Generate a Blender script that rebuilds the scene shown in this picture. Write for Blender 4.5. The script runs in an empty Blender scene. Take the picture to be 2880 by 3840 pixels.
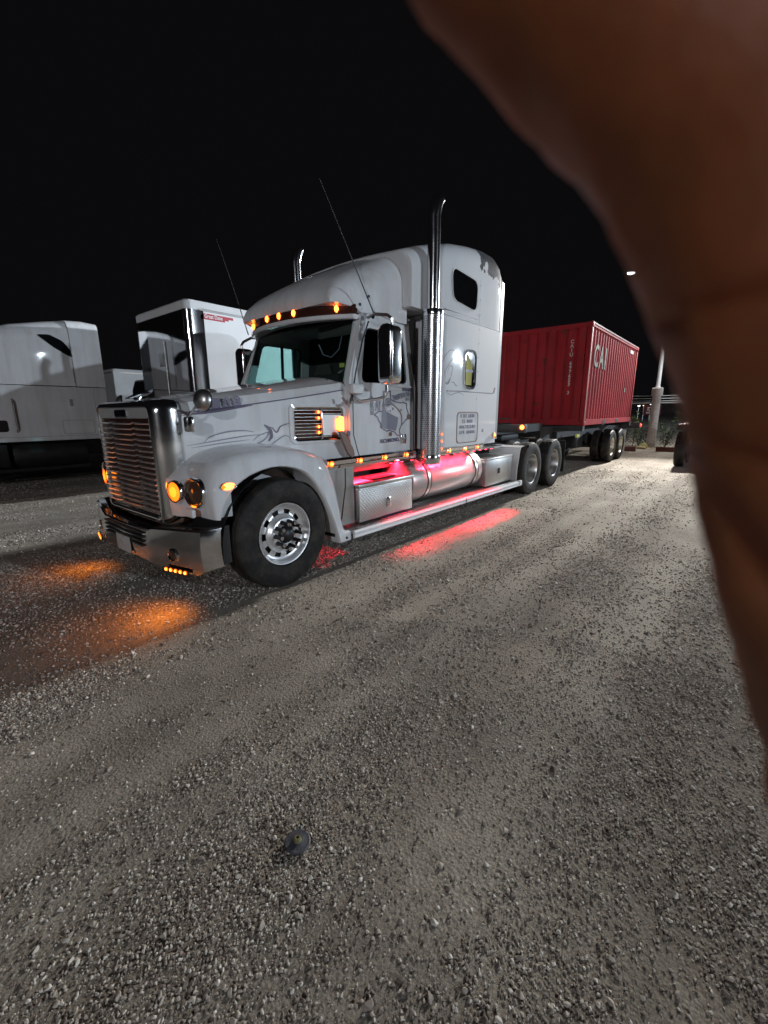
import bpy, bmesh, math, random
import numpy as np
from mathutils import Vector, Matrix, noise as mnoise
from math import sin, cos, pi, radians

random.seed(7)
rng = np.random.default_rng(11)
scene = bpy.context.scene
COL = scene.collection

# ------------------------------------------------------------------ camera
CAM = Vector((-2.4404, -3.1655, 1.6318))
YAW, PITCH, ROLL = 0.8823, -0.2254, -0.0058
cF = Vector((sin(YAW) * cos(PITCH), cos(YAW) * cos(PITCH), sin(PITCH)))
_r = Vector((cos(YAW), -sin(YAW), 0))
_u = _r.cross(cF)
cR = cos(ROLL) * _r + sin(ROLL) * _u
cU = -sin(ROLL) * _r + cos(ROLL) * _u
cd = bpy.data.cameras.new("camera")
cam = bpy.data.objects.new("camera", cd)
COL.objects.link(cam)
cam.matrix_world = Matrix(((cR.x, cU.x, -cF.x, CAM.x), (cR.y, cU.y, -cF.y, CAM.y), (cR.z, cU.z, -cF.z, CAM.z), (0, 0, 0, 1)))
cd.sensor_fit = 'VERTICAL'
cd.sensor_height = 36.0
cd.lens = 36.0 * 1615.3 / 3840.0
cd.clip_start = 0.004
cd.clip_end = 1500
cd.dof.use_dof = True
cd.dof.focus_distance = 6.0
cd.dof.aperture_fstop = 16.0
scene.camera = cam

# ------------------------------------------------------------------ world, light, exposure
w = bpy.data.worlds.new("World")
scene.world = w
w.use_nodes = True
bg = w.node_tree.nodes["Background"]
bg.inputs[0].default_value = (0.82, 0.78, 0.90, 1)
bg.inputs[1].default_value = 0.0038
scene.view_settings.view_transform = 'Standard'
scene.view_settings.look = 'None'
scene.view_settings.exposure = 0.0
scene.view_settings.gamma = 1.0
scene.view_settings.use_curve_mapping = False
scene.cycles.use_denoising = True
scene.cycles.max_bounces = 8
scene.cycles.sample_clamp_indirect = 6.0
scene.cycles.caustics_reflective = False
scene.cycles.caustics_refractive = False
POLE_XY = (21.3, 0.13)
YARD_LAMPS = [  # the yard's floodlights: position, watts, colour, aim (None = all round), cone in degrees, blend
    ((21.0, -0.95, 7.9), 18500, (0.99, 0.97, 0.93), (8.8, -1.4, 0.0), 53, 1.0),
    ((21.0, -0.95, 7.9), 2000, (0.98, 0.97, 0.94), None, 0, 0),
    ((21.3, 1.62, 7.7), 30000, (0.84, 0.92, 1.0), (4.0, 7.0, 2.0), 42, 0.8),
    ((51.0, -27.0, 9.2), 15000, (0.72, 0.86, 1.0), None, 0, 0),
    ((58.0, -27.5, 9.2), 10000, (0.72, 0.86, 1.0), None, 0, 0),
    ((9.0, -42.0, 9.2), 23000, (0.76, 0.88, 1.0), None, 0, 0),
    ((-26.0, -14.0, 9.0), 7500, (0.92, 0.94, 1.0), None, 0, 0),
]

# ------------------------------------------------------------------ materials
MATS = {}
def new_mat(name):
    m = bpy.data.materials.new(name)
    m.use_nodes = True
    nt = m.node_tree
    return m, nt, nt.nodes["Principled BSDF"]

def N(nt, t, **kw):
    n = nt.nodes.new(t)
    for k, v in kw.items():
        setattr(n, k, v)
    return n

def simple(name, col, rough=0.5, metal=0.0, coat=0.0, bump=0.0, bscale=60.0, var=0.0, vscale=3.0, spec=0.5, rvar=0.0):
    m, nt, b = new_mat(name)
    b.inputs["Base Color"].default_value = (*col, 1)
    b.inputs["Roughness"].default_value = rough
    b.inputs["Metallic"].default_value = metal
    b.inputs["Coat Weight"].default_value = coat
    b.inputs["Coat Roughness"].default_value = 0.035
    b.inputs["Specular IOR Level"].default_value = spec
    geo = N(nt, "ShaderNodeNewGeometry")
    if var or rvar:
        nz = N(nt, "ShaderNodeTexNoise")
        nz.inputs["Scale"].default_value = vscale
        nz.inputs["Detail"].default_value = 6
        nt.links.new(geo.outputs["Position"], nz.inputs["Vector"])
        if var:
            r = N(nt, "ShaderNodeValToRGB")
            r.color_ramp.elements[0].position = 0.35
            r.color_ramp.elements[1].position = 0.68
            r.color_ramp.elements[0].color = (*[c * (1 - var) for c in col], 1)
            r.color_ramp.elements[1].color = (*[min(1, c * (1 + var * 0.5)) for c in col], 1)
            nt.links.new(nz.outputs[0], r.inputs[0])
            nt.links.new(r.outputs[0], b.inputs["Base Color"])
        if rvar:
            mr = N(nt, "ShaderNodeMapRange")
            mr.inputs["To Min"].default_value = max(0.02, rough - rvar)
            mr.inputs["To Max"].default_value = rough + rvar
            nt.links.new(nz.outputs[0], mr.inputs[0])
            nt.links.new(mr.outputs[0], b.inputs["Roughness"])
    if name == "white_paint":
        mp = N(nt, "ShaderNodeMapping")
        mp.inputs["Scale"].default_value = (7.0, 7.0, 0.7)
        nt.links.new(geo.outputs["Position"], mp.inputs[0])
        n3 = N(nt, "ShaderNodeTexNoise")
        n3.inputs["Scale"].default_value = 1.0; n3.inputs["Detail"].default_value = 7; n3.inputs["Roughness"].default_value = 0.65
        nt.links.new(mp.outputs[0], n3.inputs["Vector"])
        m3 = N(nt, "ShaderNodeMapRange")
        m3.inputs["From Min"].default_value = 0.45; m3.inputs["From Max"].default_value = 0.80; m3.inputs["To Max"].default_value = 0.42
        nt.links.new(n3.outputs[0], m3.inputs[0])
        mx3 = N(nt, "ShaderNodeMix", data_type='RGBA')
        mx3.inputs[7].default_value = (0.40, 0.35, 0.29, 1)
        nt.links.new(m3.outputs[0], mx3.inputs[0])
        nt.links.new(r.outputs[0], mx3.inputs[6])
        nt.links.new(mx3.outputs[2], b.inputs["Base Color"])
    if bump:
        n2 = N(nt, "ShaderNodeTexNoise")
        n2.inputs["Scale"].default_value = bscale
        n2.inputs["Detail"].default_value = 4
        nt.links.new(geo.outputs["Position"], n2.inputs["Vector"])
        bp = N(nt, "ShaderNodeBump")
        bp.inputs["Strength"].default_value = bump
        bp.inputs["Distance"].default_value = 0.01
        nt.links.new(n2.outputs[0], bp.inputs["Height"])
        nt.links.new(bp.outputs[0], b.inputs["Normal"])
    MATS[name] = m
    return m

def emit(name, col, strength):
    m, nt, b = new_mat(name)
    b.inputs["Base Color"].default_value = (*[min(1, c) for c in col], 1)
    b.inputs["Emission Color"].default_value = (*col, 1)
    b.inputs["Emission Strength"].default_value = strength
    b.inputs["Roughness"].default_value = 0.3
    MATS[name] = m
    return m

simple("white_paint", (0.74, 0.75, 0.77), 0.6, coat=1.0, bump=0.02, bscale=7, var=0.05, vscale=2.2, spec=0.08)
simple("white_plain", (0.74, 0.75, 0.76), 0.55, coat=0.2, var=0.07, vscale=1.4, spec=0.1)
simple("grey_paint", (0.30, 0.31, 0.33), 0.4, coat=0.3)
simple("chrome", (0.82, 0.82, 0.84), 0.13, 1.0, bump=0.015, bscale=9, rvar=0.03, vscale=5)
simple("polished_aluminium", (0.70, 0.69, 0.68), 0.32, 1.0, bump=0.008, bscale=6, rvar=0.06, vscale=6, var=0.06)
simple("dull_aluminium", (0.50, 0.49, 0.48), 0.36, 1.0, var=0.15, vscale=5, bump=0.06, bscale=40)
simple("mirror_steel", (0.50, 0.50, 0.51), 0.05, 1.0, bump=0.03, bscale=1.6)
simple("black_plastic", (0.012, 0.012, 0.013), 0.45)
simple("black_steel", (0.018, 0.017, 0.017), 0.55, var=0.4, vscale=8)
simple("dark_interior", (0.025, 0.024, 0.023), 0.8)
simple("seat_cloth", (0.06, 0.055, 0.05), 0.9, bump=0.2, bscale=120)
simple("concrete", (0.40, 0.36, 0.33), 0.9, var=0.25, vscale=14, bump=0.5, bscale=60)
simple("galvanised", (0.55, 0.56, 0.57), 0.4, 0.8)
simple("timber", (0.13, 0.05, 0.04), 0.85, var=0.3, vscale=6, bump=0.4, bscale=30)
simple("purple_vinyl", (0.155, 0.135, 0.205), 0.5)
simple("grey_vinyl", (0.27, 0.27, 0.33), 0.5)
simple("tank_aluminium", (0.56, 0.53, 0.51), 0.33, 0.5, bump=0.008, bscale=6, rvar=0.05, vscale=6)
simple("wire_grey", (0.07, 0.075, 0.075), 0.6, 0.5)
simple("header_satin", (0.62, 0.62, 0.62), 0.42, 0.55)
simple("satin_rim", (0.74, 0.74, 0.75), 0.36, 0.75, bump=0.03, bscale=30)
simple("red_vinyl", (0.40, 0.02, 0.04), 0.5)
simple("tan_vinyl", (0.22, 0.14, 0.11), 0.5)
simple("pale_vinyl", (0.115, 0.12, 0.065), 0.6, var=0.65, vscale=7)
simple("white_vinyl", (0.75, 0.75, 0.76), 0.5)
simple("brown_acrylic", (0.05, 0.018, 0.012), 0.10, coat=0.5)
simple("leaf_green", (0.075, 0.11, 0.035), 0.6, var=0.5, vscale=3)
simple("dry_straw", (0.30, 0.23, 0.11), 0.8, var=0.4, vscale=5)
simple("dark_car_paint", (0.012, 0.013, 0.015), 0.25, coat=0.8)
simple("lid_grey", (0.065, 0.068, 0.082), 0.55, var=0.3, vscale=40, bump=0.2, bscale=150)
simple("brass_olive", (0.17, 0.155, 0.075), 0.5, var=0.3, vscale=60)
simple("plate_white", (0.55, 0.52, 0.5), 0.5, var=0.2, vscale=25)
simple("sticker_yellow", (0.60, 0.62, 0.12), 0.6)
simple("cream_wheel", (0.60, 0.58, 0.48), 0.38, 0.35, var=0.2, vscale=6)
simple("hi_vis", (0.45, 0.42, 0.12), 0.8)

emit("amber_lamp", (1.0, 0.17, 0.030), 10.0)
emit("amber_led", (1.0, 0.15, 0.02), 14.0)
emit("amber_big", (1.0, 0.20, 0.012), 3.4)
emit("amber_deep", (1.0, 0.13, 0.006), 3.2)
emit("red_led", (1.0, 0.02, 0.05), 30.0)
emit("red_lamp", (1.0, 0.05, 0.03), 2.5)
emit("white_lamp", (0.92, 0.96, 1.0), 25.0)
emit("far_white_lamp", (0.9, 0.95, 1.0), 6.0)
emit("far_yellow_lamp", (1.0, 0.75, 0.35), 2.0)
MATS["dark_amber"] = simple("dark_amber", (0.075, 0.045, 0.030), 0.12, coat=0.8)

def rubber_mat():
    m = simple("rubber", (0.014, 0.013, 0.012), 0.62, bump=0.15, bscale=90, spec=0.22)
    nt = m.node_tree; b = nt.nodes["Principled BSDF"]
    geo = N(nt, "ShaderNodeNewGeometry")
    nz = N(nt, "ShaderNodeTexNoise")
    nz.inputs["Scale"].default_value = 6.0; nz.inputs["Detail"].default_value = 9; nz.inputs["Roughness"].default_value = 0.7
    nt.links.new(geo.outputs["Position"], nz.inputs["Vector"])
    r = N(nt, "ShaderNodeValToRGB")
    r.color_ramp.elements[0].position = 0.42; r.color_ramp.elements[0].color = (0.013, 0.0125, 0.012, 1)
    r.color_ramp.elements[1].position = 0.75; r.color_ramp.elements[1].color = (0.062, 0.052, 0.042, 1)
    nt.links.new(nz.outputs[0], r.inputs[0])
    nt.links.new(r.outputs[0], b.inputs["Base Color"])
rubber_mat()

def glass_mat(name, tint, refl_rough=0.02, base=0.10):
    m, nt, b = new_mat(name)
    out = nt.nodes["Material Output"]
    tr = N(nt, "ShaderNodeBsdfTransparent")
    tr.inputs[0].default_value = (*tint, 1)
    gl = N(nt, "ShaderNodeBsdfGlossy")
    gl.inputs["Roughness"].default_value = refl_rough
    fr = N(nt, "ShaderNodeFresnel")
    fr.inputs[0].default_value = 1.5
    mx = N(nt, "ShaderNodeMixShader")
    nt.links.new(fr.outputs[0], mx.inputs[0])
    nt.links.new(tr.outputs[0], mx.inputs[1])
    nt.links.new(gl.outputs[0], mx.inputs[2])
    nt.links.new(mx.outputs[0], out.inputs[0])
    MATS[name] = m
glass_mat("windscreen_glass", (0.80, 0.95, 0.92))
glass_mat("window_glass", (0.72, 0.90, 0.88))
simple("dark_glass", (0.006, 0.006, 0.007), 0.03, coat=1.0)

# white sleeper paint with a patch where the coat has flaked off the upper rear corner
def flaked():
    m, nt, b = new_mat("white_paint_flaked")
    geo = N(nt, "ShaderNodeNewGeometry")
    sp = N(nt, "ShaderNodeSeparateXYZ")
    nt.links.new(geo.outputs["Position"], sp.inputs[0])
    nz = N(nt, "ShaderNodeTexNoise")
    nz.inputs["Scale"].default_value = 6.5
    nz.inputs["Detail"].default_value = 7
    nt.links.new(geo.outputs["Position"], nz.inputs["Vector"])
    def math_(op, a, bb):
        n = N(nt, "ShaderNodeMath", operation=op)
        for i, v in enumerate((a, bb)):
            if isinstance(v, (int, float)):
                n.inputs[i].default_value = v
            else:
                nt.links.new(v, n.inputs[i])
        return n.outputs[0]
    jit = math_('MULTIPLY', math_('SUBTRACT', nz.outputs[0], 0.5), 0.75)
    zz = math_('ADD', math_('ADD', math_('SUBTRACT', sp.outputs[2], 3.63), math_('MULTIPLY', math_('SUBTRACT', sp.outputs[0], 3.8), 0.22)), jit)
    xx = math_('SUBTRACT', math_('ADD', sp.outputs[0], math_('MULTIPLY', jit, 0.5)), 3.60)
    mn = math_('MINIMUM', zz, xx)
    ramp = N(nt, "ShaderNodeMapRange")
    ramp.inputs["From Min"].default_value = 0.0
    ramp.inputs["From Max"].default_value = 0.006
    nt.links.new(mn, ramp.inputs[0])
    n2 = N(nt, "ShaderNodeTexNoise")
    n2.inputs["Scale"].default_value = 9
    n2.inputs["Detail"].default_value = 8
    nt.links.new(geo.outputs["Position"], n2.inputs["Vector"])
    r = N(nt, "ShaderNodeValToRGB")
    r.color_ramp.elements[0].position = 0.38
    r.color_ramp.elements[0].color = (0.012, 0.012, 0.016, 1)
    r.color_ramp.elements[1].position = 0.6
    r.color_ramp.elements[1].color = (0.075, 0.078, 0.10, 1)
    nt.links.new(n2.outputs[0], r.inputs[0])
    mx = N(nt, "ShaderNodeMix", data_type='RGBA')
    mx.inputs[6].default_value = (0.74, 0.75, 0.77, 1)
    nt.links.new(ramp.outputs[0], mx.inputs[0])
    nt.links.new(r.outputs[0], mx.inputs[7])
    nt.links.new(mx.outputs[2], b.inputs["Base Color"])
    inv = N(nt, "ShaderNodeMapRange")
    inv.inputs["To Min"].default_value = 1.0
    inv.inputs["To Max"].default_value = 0.0
    nt.links.new(ramp.outputs[0], inv.inputs[0])
    nt.links.new(inv.outputs[0], b.inputs["Coat Weight"])
    b.inputs["Coat Roughness"].default_value = 0.05
    b.inputs["Roughness"].default_value = 0.6
    b.inputs["Specular IOR Level"].default_value = 0.08
    nb = N(nt, "ShaderNodeTexNoise")
    nb.inputs["Scale"].default_value = 2.5
    nt.links.new(geo.outputs["Position"], nb.inputs["Vector"])
    bp = N(nt, "ShaderNodeBump")
    bp.inputs["Strength"].default_value = 0.05
    bp.inputs["Distance"].default_value = 0.02
    nt.links.new(nb.outputs[0], bp.inputs["Height"])
    nt.links.new(bp.outputs[0], b.inputs["Normal"])
    MATS["white_paint_flaked"] = m
flaked()

# perforated exhaust guard: rows of slots in chrome, from the lathe's UVs
def perforated():
    m, nt, b = new_mat("perforated_chrome")
    uv = N(nt, "ShaderNodeUVMap")
    mp = N(nt, "ShaderNodeMapping")
    mp.inputs["Scale"].default_value = (30, 40, 1)
    nt.links.new(uv.outputs[0], mp.inputs[0])
    br = N(nt, "ShaderNodeTexBrick")
    br.inputs["Scale"].default_value = 1.0
    br.inputs["Mortar Size"].default_value = 0.27
    br.inputs["Brick Width"].default_value = 1.0
    br.inputs["Row Height"].default_value = 1.0
    br.inputs["Mortar Smooth"].default_value = 0.1
    nt.links.new(mp.outputs[0], br.inputs["Vector"])
    mx = N(nt, "ShaderNodeMix", data_type='RGBA')
    mx.inputs[6].default_value = (0.06, 0.06, 0.065, 1)
    mx.inputs[7].default_value = (0.72, 0.72, 0.74, 1)
    nt.links.new(br.outputs["Fac"], mx.inputs[0])
    nt.links.new(mx.outputs[2], b.inputs["Base Color"])
    b.inputs["Metallic"].default_value = 1.0
    b.inputs["Roughness"].default_value = 0.26
    bp = N(nt, "ShaderNodeBump")
    bp.inputs["Strength"].default_value = 0.6
    bp.inputs["Distance"].default_value = 0.004
    nt.links.new(br.outputs["Fac"], bp.inputs["Height"])
    nt.links.new(bp.outputs[0], b.inputs["Normal"])
    MATS["perforated_chrome"] = m
perforated()

# embossed tread plate
def treadplate(name, col, rough, dist, scale):
    m, nt, b = new_mat(name)
    b.inputs["Base Color"].default_value = (*col, 1)
    b.inputs["Metallic"].default_value = 1.0
    b.inputs["Roughness"].default_value = rough
    geo = N(nt, "ShaderNodeNewGeometry")
    sp = N(nt, "ShaderNodeSeparateXYZ")
    nt.links.new(geo.outputs["Position"], sp.inputs[0])
    ad = N(nt, "ShaderNodeMath", operation='ADD')
    nt.links.new(sp.outputs[1], ad.inputs[0])
    nt.links.new(sp.outputs[2], ad.inputs[1])
    cb = N(nt, "ShaderNodeCombineXYZ")
    nt.links.new(sp.outputs[0], cb.inputs[0])
    nt.links.new(ad.outputs[0], cb.inputs[1])
    mp = N(nt, "ShaderNodeMapping")
    mp.inputs["Rotation"].default_value = (0, 0, radians(45))
    mp.inputs["Scale"].default_value = (scale, scale, 1)
    nt.links.new(cb.outputs[0], mp.inputs[0])
    vo = N(nt, "ShaderNodeTexVoronoi")
    vo.inputs["Scale"].default_value = 1.0
    vo.inputs["Randomness"].default_value = 0.0
    nt.links.new(mp.outputs[0], vo.inputs["Vector"])
    ra = N(nt, "ShaderNodeMapRange")
    ra.inputs["From Min"].default_value = 0.25
    ra.inputs["From Max"].default_value = 0.45
    ra.inputs["To Min"].default_value = 1.0
    ra.inputs["To Max"].default_value = 0.0
    nt.links.new(vo.outputs[0], ra.inputs[0])
    bp = N(nt, "ShaderNodeBump")
    bp.inputs["Strength"].default_value = 0.55
    bp.inputs["Distance"].default_value = dist
    nt.links.new(ra.outputs[0], bp.inputs["Height"])
    nt.links.new(bp.outputs[0], b.inputs["Normal"])
    MATS[name] = m
treadplate("tread_plate", (0.55, 0.54, 0.53), 0.30, 0.004, 30)
treadplate("step_plate", (0.58, 0.57, 0.56), 0.32, 0.008, 24)

def container_paint():
    m, nt, b = new_mat("container_red")
    geo = N(nt, "ShaderNodeNewGeometry")
    nz = N(nt, "ShaderNodeTexNoise")
    nz.inputs["Scale"].default_value = 1.1
    nz.inputs["Detail"].default_value = 8
    nz.inputs["Roughness"].default_value = 0.65
    nt.links.new(geo.outputs["Position"], nz.inputs["Vector"])
    r = N(nt, "ShaderNodeValToRGB")
    r.color_ramp.elements[0].position = 0.33
    r.color_ramp.elements[0].color = (0.26, 0.014, 0.019, 1)
    r.color_ramp.elements[1].position = 0.62
    r.color_ramp.elements[1].color = (0.40, 0.022, 0.030, 1)
    nt.links.new(nz.outputs[0], r.inputs[0])
    n2 = N(nt, "ShaderNodeTexNoise")
    n2.inputs["Scale"].default_value = 5
    n2.inputs["Detail"].default_value = 9
    nt.links.new(geo.outputs["Position"], n2.inputs["Vector"])
    r2 = N(nt, "ShaderNodeMapRange")
    r2.inputs["From Min"].default_value = 0.66
    r2.inputs["From Max"].default_value = 0.70
    nt.links.new(n2.outputs[0], r2.inputs[0])
    mx = N(nt, "ShaderNodeMix", data_type='RGBA')
    mx.inputs[7].default_value = (0.10, 0.04, 0.02, 1)
    nt.links.new(r2.outputs[0], mx.inputs[0])
    nt.links.new(r.outputs[0], mx.inputs[6])
    mp = N(nt, "ShaderNodeMapping")
    mp.inputs["Scale"].default_value = (5.0, 5.0, 0.45)
    nt.links.new(geo.outputs["Position"], mp.inputs[0])
    n4 = N(nt, "ShaderNodeTexNoise")
    n4.inputs["Scale"].default_value = 1.0; n4.inputs["Detail"].default_value = 8; n4.inputs["Roughness"].default_value = 0.7
    nt.links.new(mp.outputs[0], n4.inputs["Vector"])
    m4 = N(nt, "ShaderNodeMapRange")
    m4.inputs["From Min"].default_value = 0.42; m4.inputs["From Max"].default_value = 0.75; m4.inputs["To Max"].default_value = 0.6
    nt.links.new(n4.outputs[0], m4.inputs[0])
    mx4 = N(nt, "ShaderNodeMix", data_type='RGBA')
    mx4.inputs[7].default_value = (0.15, 0.045, 0.04, 1)
    nt.links.new(m4.outputs[0], mx4.inputs[0])
    nt.links.new(mx.outputs[2], mx4.inputs[6])
    nt.links.new(mx4.outputs[2], b.inputs["Base Color"])
    b.inputs["Roughness"].default_value = 0.62
    b.inputs["Specular IOR Level"].default_value = 0.12
    MATS["container_red"] = m
container_paint()
simple("container_edge_lit", (0.30, 0.17, 0.16), 0.5, var=0.3, vscale=4)  # paler container paint: wear and caught light put into the colour

def ground_mat():
    m, nt, b = new_mat("gravel_dirt")
    geo = N(nt, "ShaderNodeNewGeometry")
    def noise_(scale, detail=6, rough=0.55, vec=None):
        n = N(nt, "ShaderNodeTexNoise")
        n.inputs["Scale"].default_value = scale
        n.inputs["Detail"].default_value = detail
        n.inputs["Roughness"].default_value = rough
        nt.links.new(vec or geo.outputs["Position"], n.inputs["Vector"])
        return n.outputs[0]
    mp = N(nt, "ShaderNodeMapping")
    mp.inputs["Scale"].default_value = (0.16, 1.0, 1.0)
    mp.inputs["Rotation"].default_value = (0, 0, radians(4))
    nt.links.new(geo.outputs["Position"], mp.inputs[0])
    tracks = noise_(1.6, 5, 0.6, mp.outputs[0])
    r = N(nt, "ShaderNodeValToRGB")
    e = r.color_ramp.elements
    e[0].position = 0.30; e[0].color = (0.215, 0.19, 0.162, 1)
    e[1].position = 0.66; e[1].color = (0.39, 0.355, 0.305, 1)
    nt.links.new(tracks, r.inputs[0])
    big = noise_(0.9, 6, 0.6)
    r1 = N(nt, "ShaderNodeValToRGB")
    r1.color_ramp.elements[0].position = 0.32; r1.color_ramp.elements[0].color = (0.80, 0.785, 0.77, 1)
    r1.color_ramp.elements[1].position = 0.66; r1.color_ramp.elements[1].color = (1.15, 1.13, 1.10, 1)
    nt.links.new(big, r1.inputs[0])
    fine = noise_(85, 9, 0.8)
    r2 = N(nt, "ShaderNodeValToRGB")
    r2.color_ramp.elements[0].position = 0.30; r2.color_ramp.elements[0].color = (0.34, 0.33, 0.32, 1)
    r2.color_ramp.elements[1].position = 0.68; r2.color_ramp.elements[1].color = (1.32, 1.30, 1.27, 1)
    nt.links.new(fine, r2.inputs[0])
    def mul(a, bb):
        n = N(nt, "ShaderNodeMix", data_type='RGBA', blend_type='MULTIPLY')
        n.inputs[0].default_value = 1.0
        nt.links.new(a, n.inputs[6]); nt.links.new(bb, n.inputs[7])
        return n.outputs[2]
    def math_(op, a, bb):
        n = N(nt, "ShaderNodeMath", operation=op)
        for i, v in enumerate((a, bb)):
            if isinstance(v, (int, float)):
                n.inputs[i].default_value = v
            else:
                nt.links.new(v, n.inputs[i])
        return n.outputs[0]
    sp = N(nt, "ShaderNodeSeparateXYZ")
    nt.links.new(geo.outputs["Position"], sp.inputs[0])
    tot = None
    for k, (y0, hw) in enumerate(((-0.62, 0.30), (-1.28, 0.16), (-1.72, 0.20), (-2.65, 0.26))):
        yy = math_('ADD', math_('MULTIPLY', math_('SINE', math_('ADD', math_('MULTIPLY', sp.outputs[0], 0.35), float(k)), 0), 0.10), math_('MULTIPLY', sp.outputs[0], -0.012))
        d = math_('DIVIDE', math_('SUBTRACT', math_('SUBTRACT', sp.outputs[1], y0), yy), hw)
        g = math_('POWER', 2.718, math_('MULTIPLY', math_('MULTIPLY', d, d), -1.0))
        tot = g if tot is None else math_('MAXIMUM', tot, g)
    tot = math_('MULTIPLY', tot, math_('MULTIPLY', big, 1.25))
    lm = N(nt, "ShaderNodeMix", data_type='RGBA')
    lm.inputs[7].default_value = (0.44, 0.41, 0.36, 1)
    nt.links.new(tot, lm.inputs[0]); nt.links.new(r.outputs[0], lm.inputs[6])
    c = mul(mul(lm.outputs[2], r1.outputs[0]), r2.outputs[0])
    nt.links.new(c, b.inputs["Base Color"])
    b.inputs["Roughness"].default_value = 0.92
    b.inputs["Specular IOR Level"].default_value = 0.25
    vo = N(nt, "ShaderNodeTexVoronoi")
    vo.inputs["Scale"].default_value = 75
    nt.links.new(geo.outputs["Position"], vo.inputs["Vector"])
    inv = N(nt, "ShaderNodeMath", operation='MULTIPLY_ADD')
    inv.inputs[1].default_value = -0.9; inv.inputs[2].default_value = 1.0
    nt.links.new(vo.outputs[0], inv.inputs[0])
    ad = N(nt, "ShaderNodeMath", operation='ADD')
    nt.links.new(inv.outputs[0], ad.inputs[0]); nt.links.new(fine, ad.inputs[1])
    bp = N(nt, "ShaderNodeBump")
    bp.inputs["Strength"].default_value = 0.6
    bp.inputs["Distance"].default_value = 0.010
    nt.links.new(ad.outputs[0], bp.inputs["Height"])
    nt.links.new(bp.outputs[0], b.inputs["Normal"])
    MATS["gravel_dirt"] = m
ground_mat()

def stone_mat():
    m, nt, b = new_mat("stone")
    oi = N(nt, "ShaderNodeObjectInfo")
    r = N(nt, "ShaderNodeValToRGB")
    e = r.color_ramp.elements
    e[0].position = 0.0; e[0].color = (0.12, 0.095, 0.08, 1)
    e[1].position = 1.0; e[1].color = (0.70, 0.66, 0.60, 1)
    for p, c in ((0.28, (0.24, 0.20, 0.17, 1)), (0.55, (0.38, 0.335, 0.285, 1)), (0.75, (0.47, 0.42, 0.35, 1)), (0.92, (0.60, 0.56, 0.50, 1))):
        x = e.new(p); x.color = c
    nt.links.new(oi.outputs["Random"], r.inputs[0])
    nt.links.new(r.outputs[0], b.inputs["Base Color"])
    b.inputs["Roughness"].default_value = 0.8
    MATS["stone"] = m
stone_mat()

def skin_mat():
    m, nt, b = new_mat("skin")
    tc = N(nt, "ShaderNodeNewGeometry")
    nz = N(nt, "ShaderNodeTexNoise")
    nz.inputs["Scale"].default_value = 180
    nz.inputs["Detail"].default_value = 5
    nt.links.new(tc.outputs["Position"], nz.inputs["Vector"])
    r = N(nt, "ShaderNodeValToRGB")
    r.color_ramp.elements[0].position = 0.3; r.color_ramp.elements[0].color = (0.225, 0.066, 0.019, 1)
    r.color_ramp.elements[1].position = 0.7; r.color_ramp.elements[1].color = (0.315, 0.100, 0.033, 1)
    nt.links.new(nz.outputs[0], r.inputs[0])
    nt.links.new(r.outputs[0], b.inputs["Base Color"])
    b.inputs["Roughness"].default_value = 0.6
    b.inputs["Subsurface Weight"].default_value = 1.0
    b.inputs["Subsurface Radius"].default_value = (1.0, 0.30, 0.12)
    b.inputs["Subsurface Scale"].default_value = 0.009
    n2 = N(nt, "ShaderNodeTexNoise")
    n2.inputs["Scale"].default_value = 900
    nt.links.new(tc.outputs["Position"], n2.inputs["Vector"])
    bp = N(nt, "ShaderNodeBump")
    bp.inputs["Strength"].default_value = 0.3
    bp.inputs["Distance"].default_value = 0.0006
    nt.links.new(n2.outputs[0], bp.inputs["Height"])
    # folds of the bent joint: grooves where planes cut the finger
    prev = bp.outputs[0]
    for (ax_, ay, bx_, by), wd in (((1500, 1045, 1680, 1285), 0.00085), ((1440, 690, 1680, 640), 0.0007), ((1490, 960, 1680, 1010), 0.0006)):
        ra = cF + cR * ((ax_ - 829.5) / 930) + cU * ((1106 - ay) / 930)
        rb = cF + cR * ((bx_ - 829.5) / 930) + cU * ((1106 - by) / 930)
        nrm = ra.cross(rb).normalized()
        sb = N(nt, "ShaderNodeVectorMath", operation='SUBTRACT'); sb.inputs[1].default_value = CAM
        nt.links.new(tc.outputs["Position"], sb.inputs[0])
        dt = N(nt, "ShaderNodeVectorMath", operation='DOT_PRODUCT'); dt.inputs[1].default_value = nrm
        nt.links.new(sb.outputs[0], dt.inputs[0])
        q = N(nt, "ShaderNodeMath", operation='DIVIDE'); q.inputs[1].default_value = wd
        nt.links.new(dt.outputs["Value"], q.inputs[0])
        sq = N(nt, "ShaderNodeMath", operation='MULTIPLY'); nt.links.new(q.outputs[0], sq.inputs[0]); nt.links.new(q.outputs[0], sq.inputs[1])
        a1 = N(nt, "ShaderNodeMath", operation='ADD'); a1.inputs[1].default_value = 1.0; nt.links.new(sq.outputs[0], a1.inputs[0])
        iv = N(nt, "ShaderNodeMath", operation='DIVIDE'); iv.inputs[0].default_value = -1.0; nt.links.new(a1.outputs[0], iv.inputs[1])
        bg_ = N(nt, "ShaderNodeBump"); bg_.inputs["Strength"].default_value = 0.9; bg_.inputs["Distance"].default_value = 0.0014
        nt.links.new(iv.outputs[0], bg_.inputs["Height"]); nt.links.new(prev, bg_.inputs["Normal"])
        prev = bg_.outputs[0]
    nt.links.new(prev, b.inputs["Normal"])
    MATS["skin"] = m
skin_mat()

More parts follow.
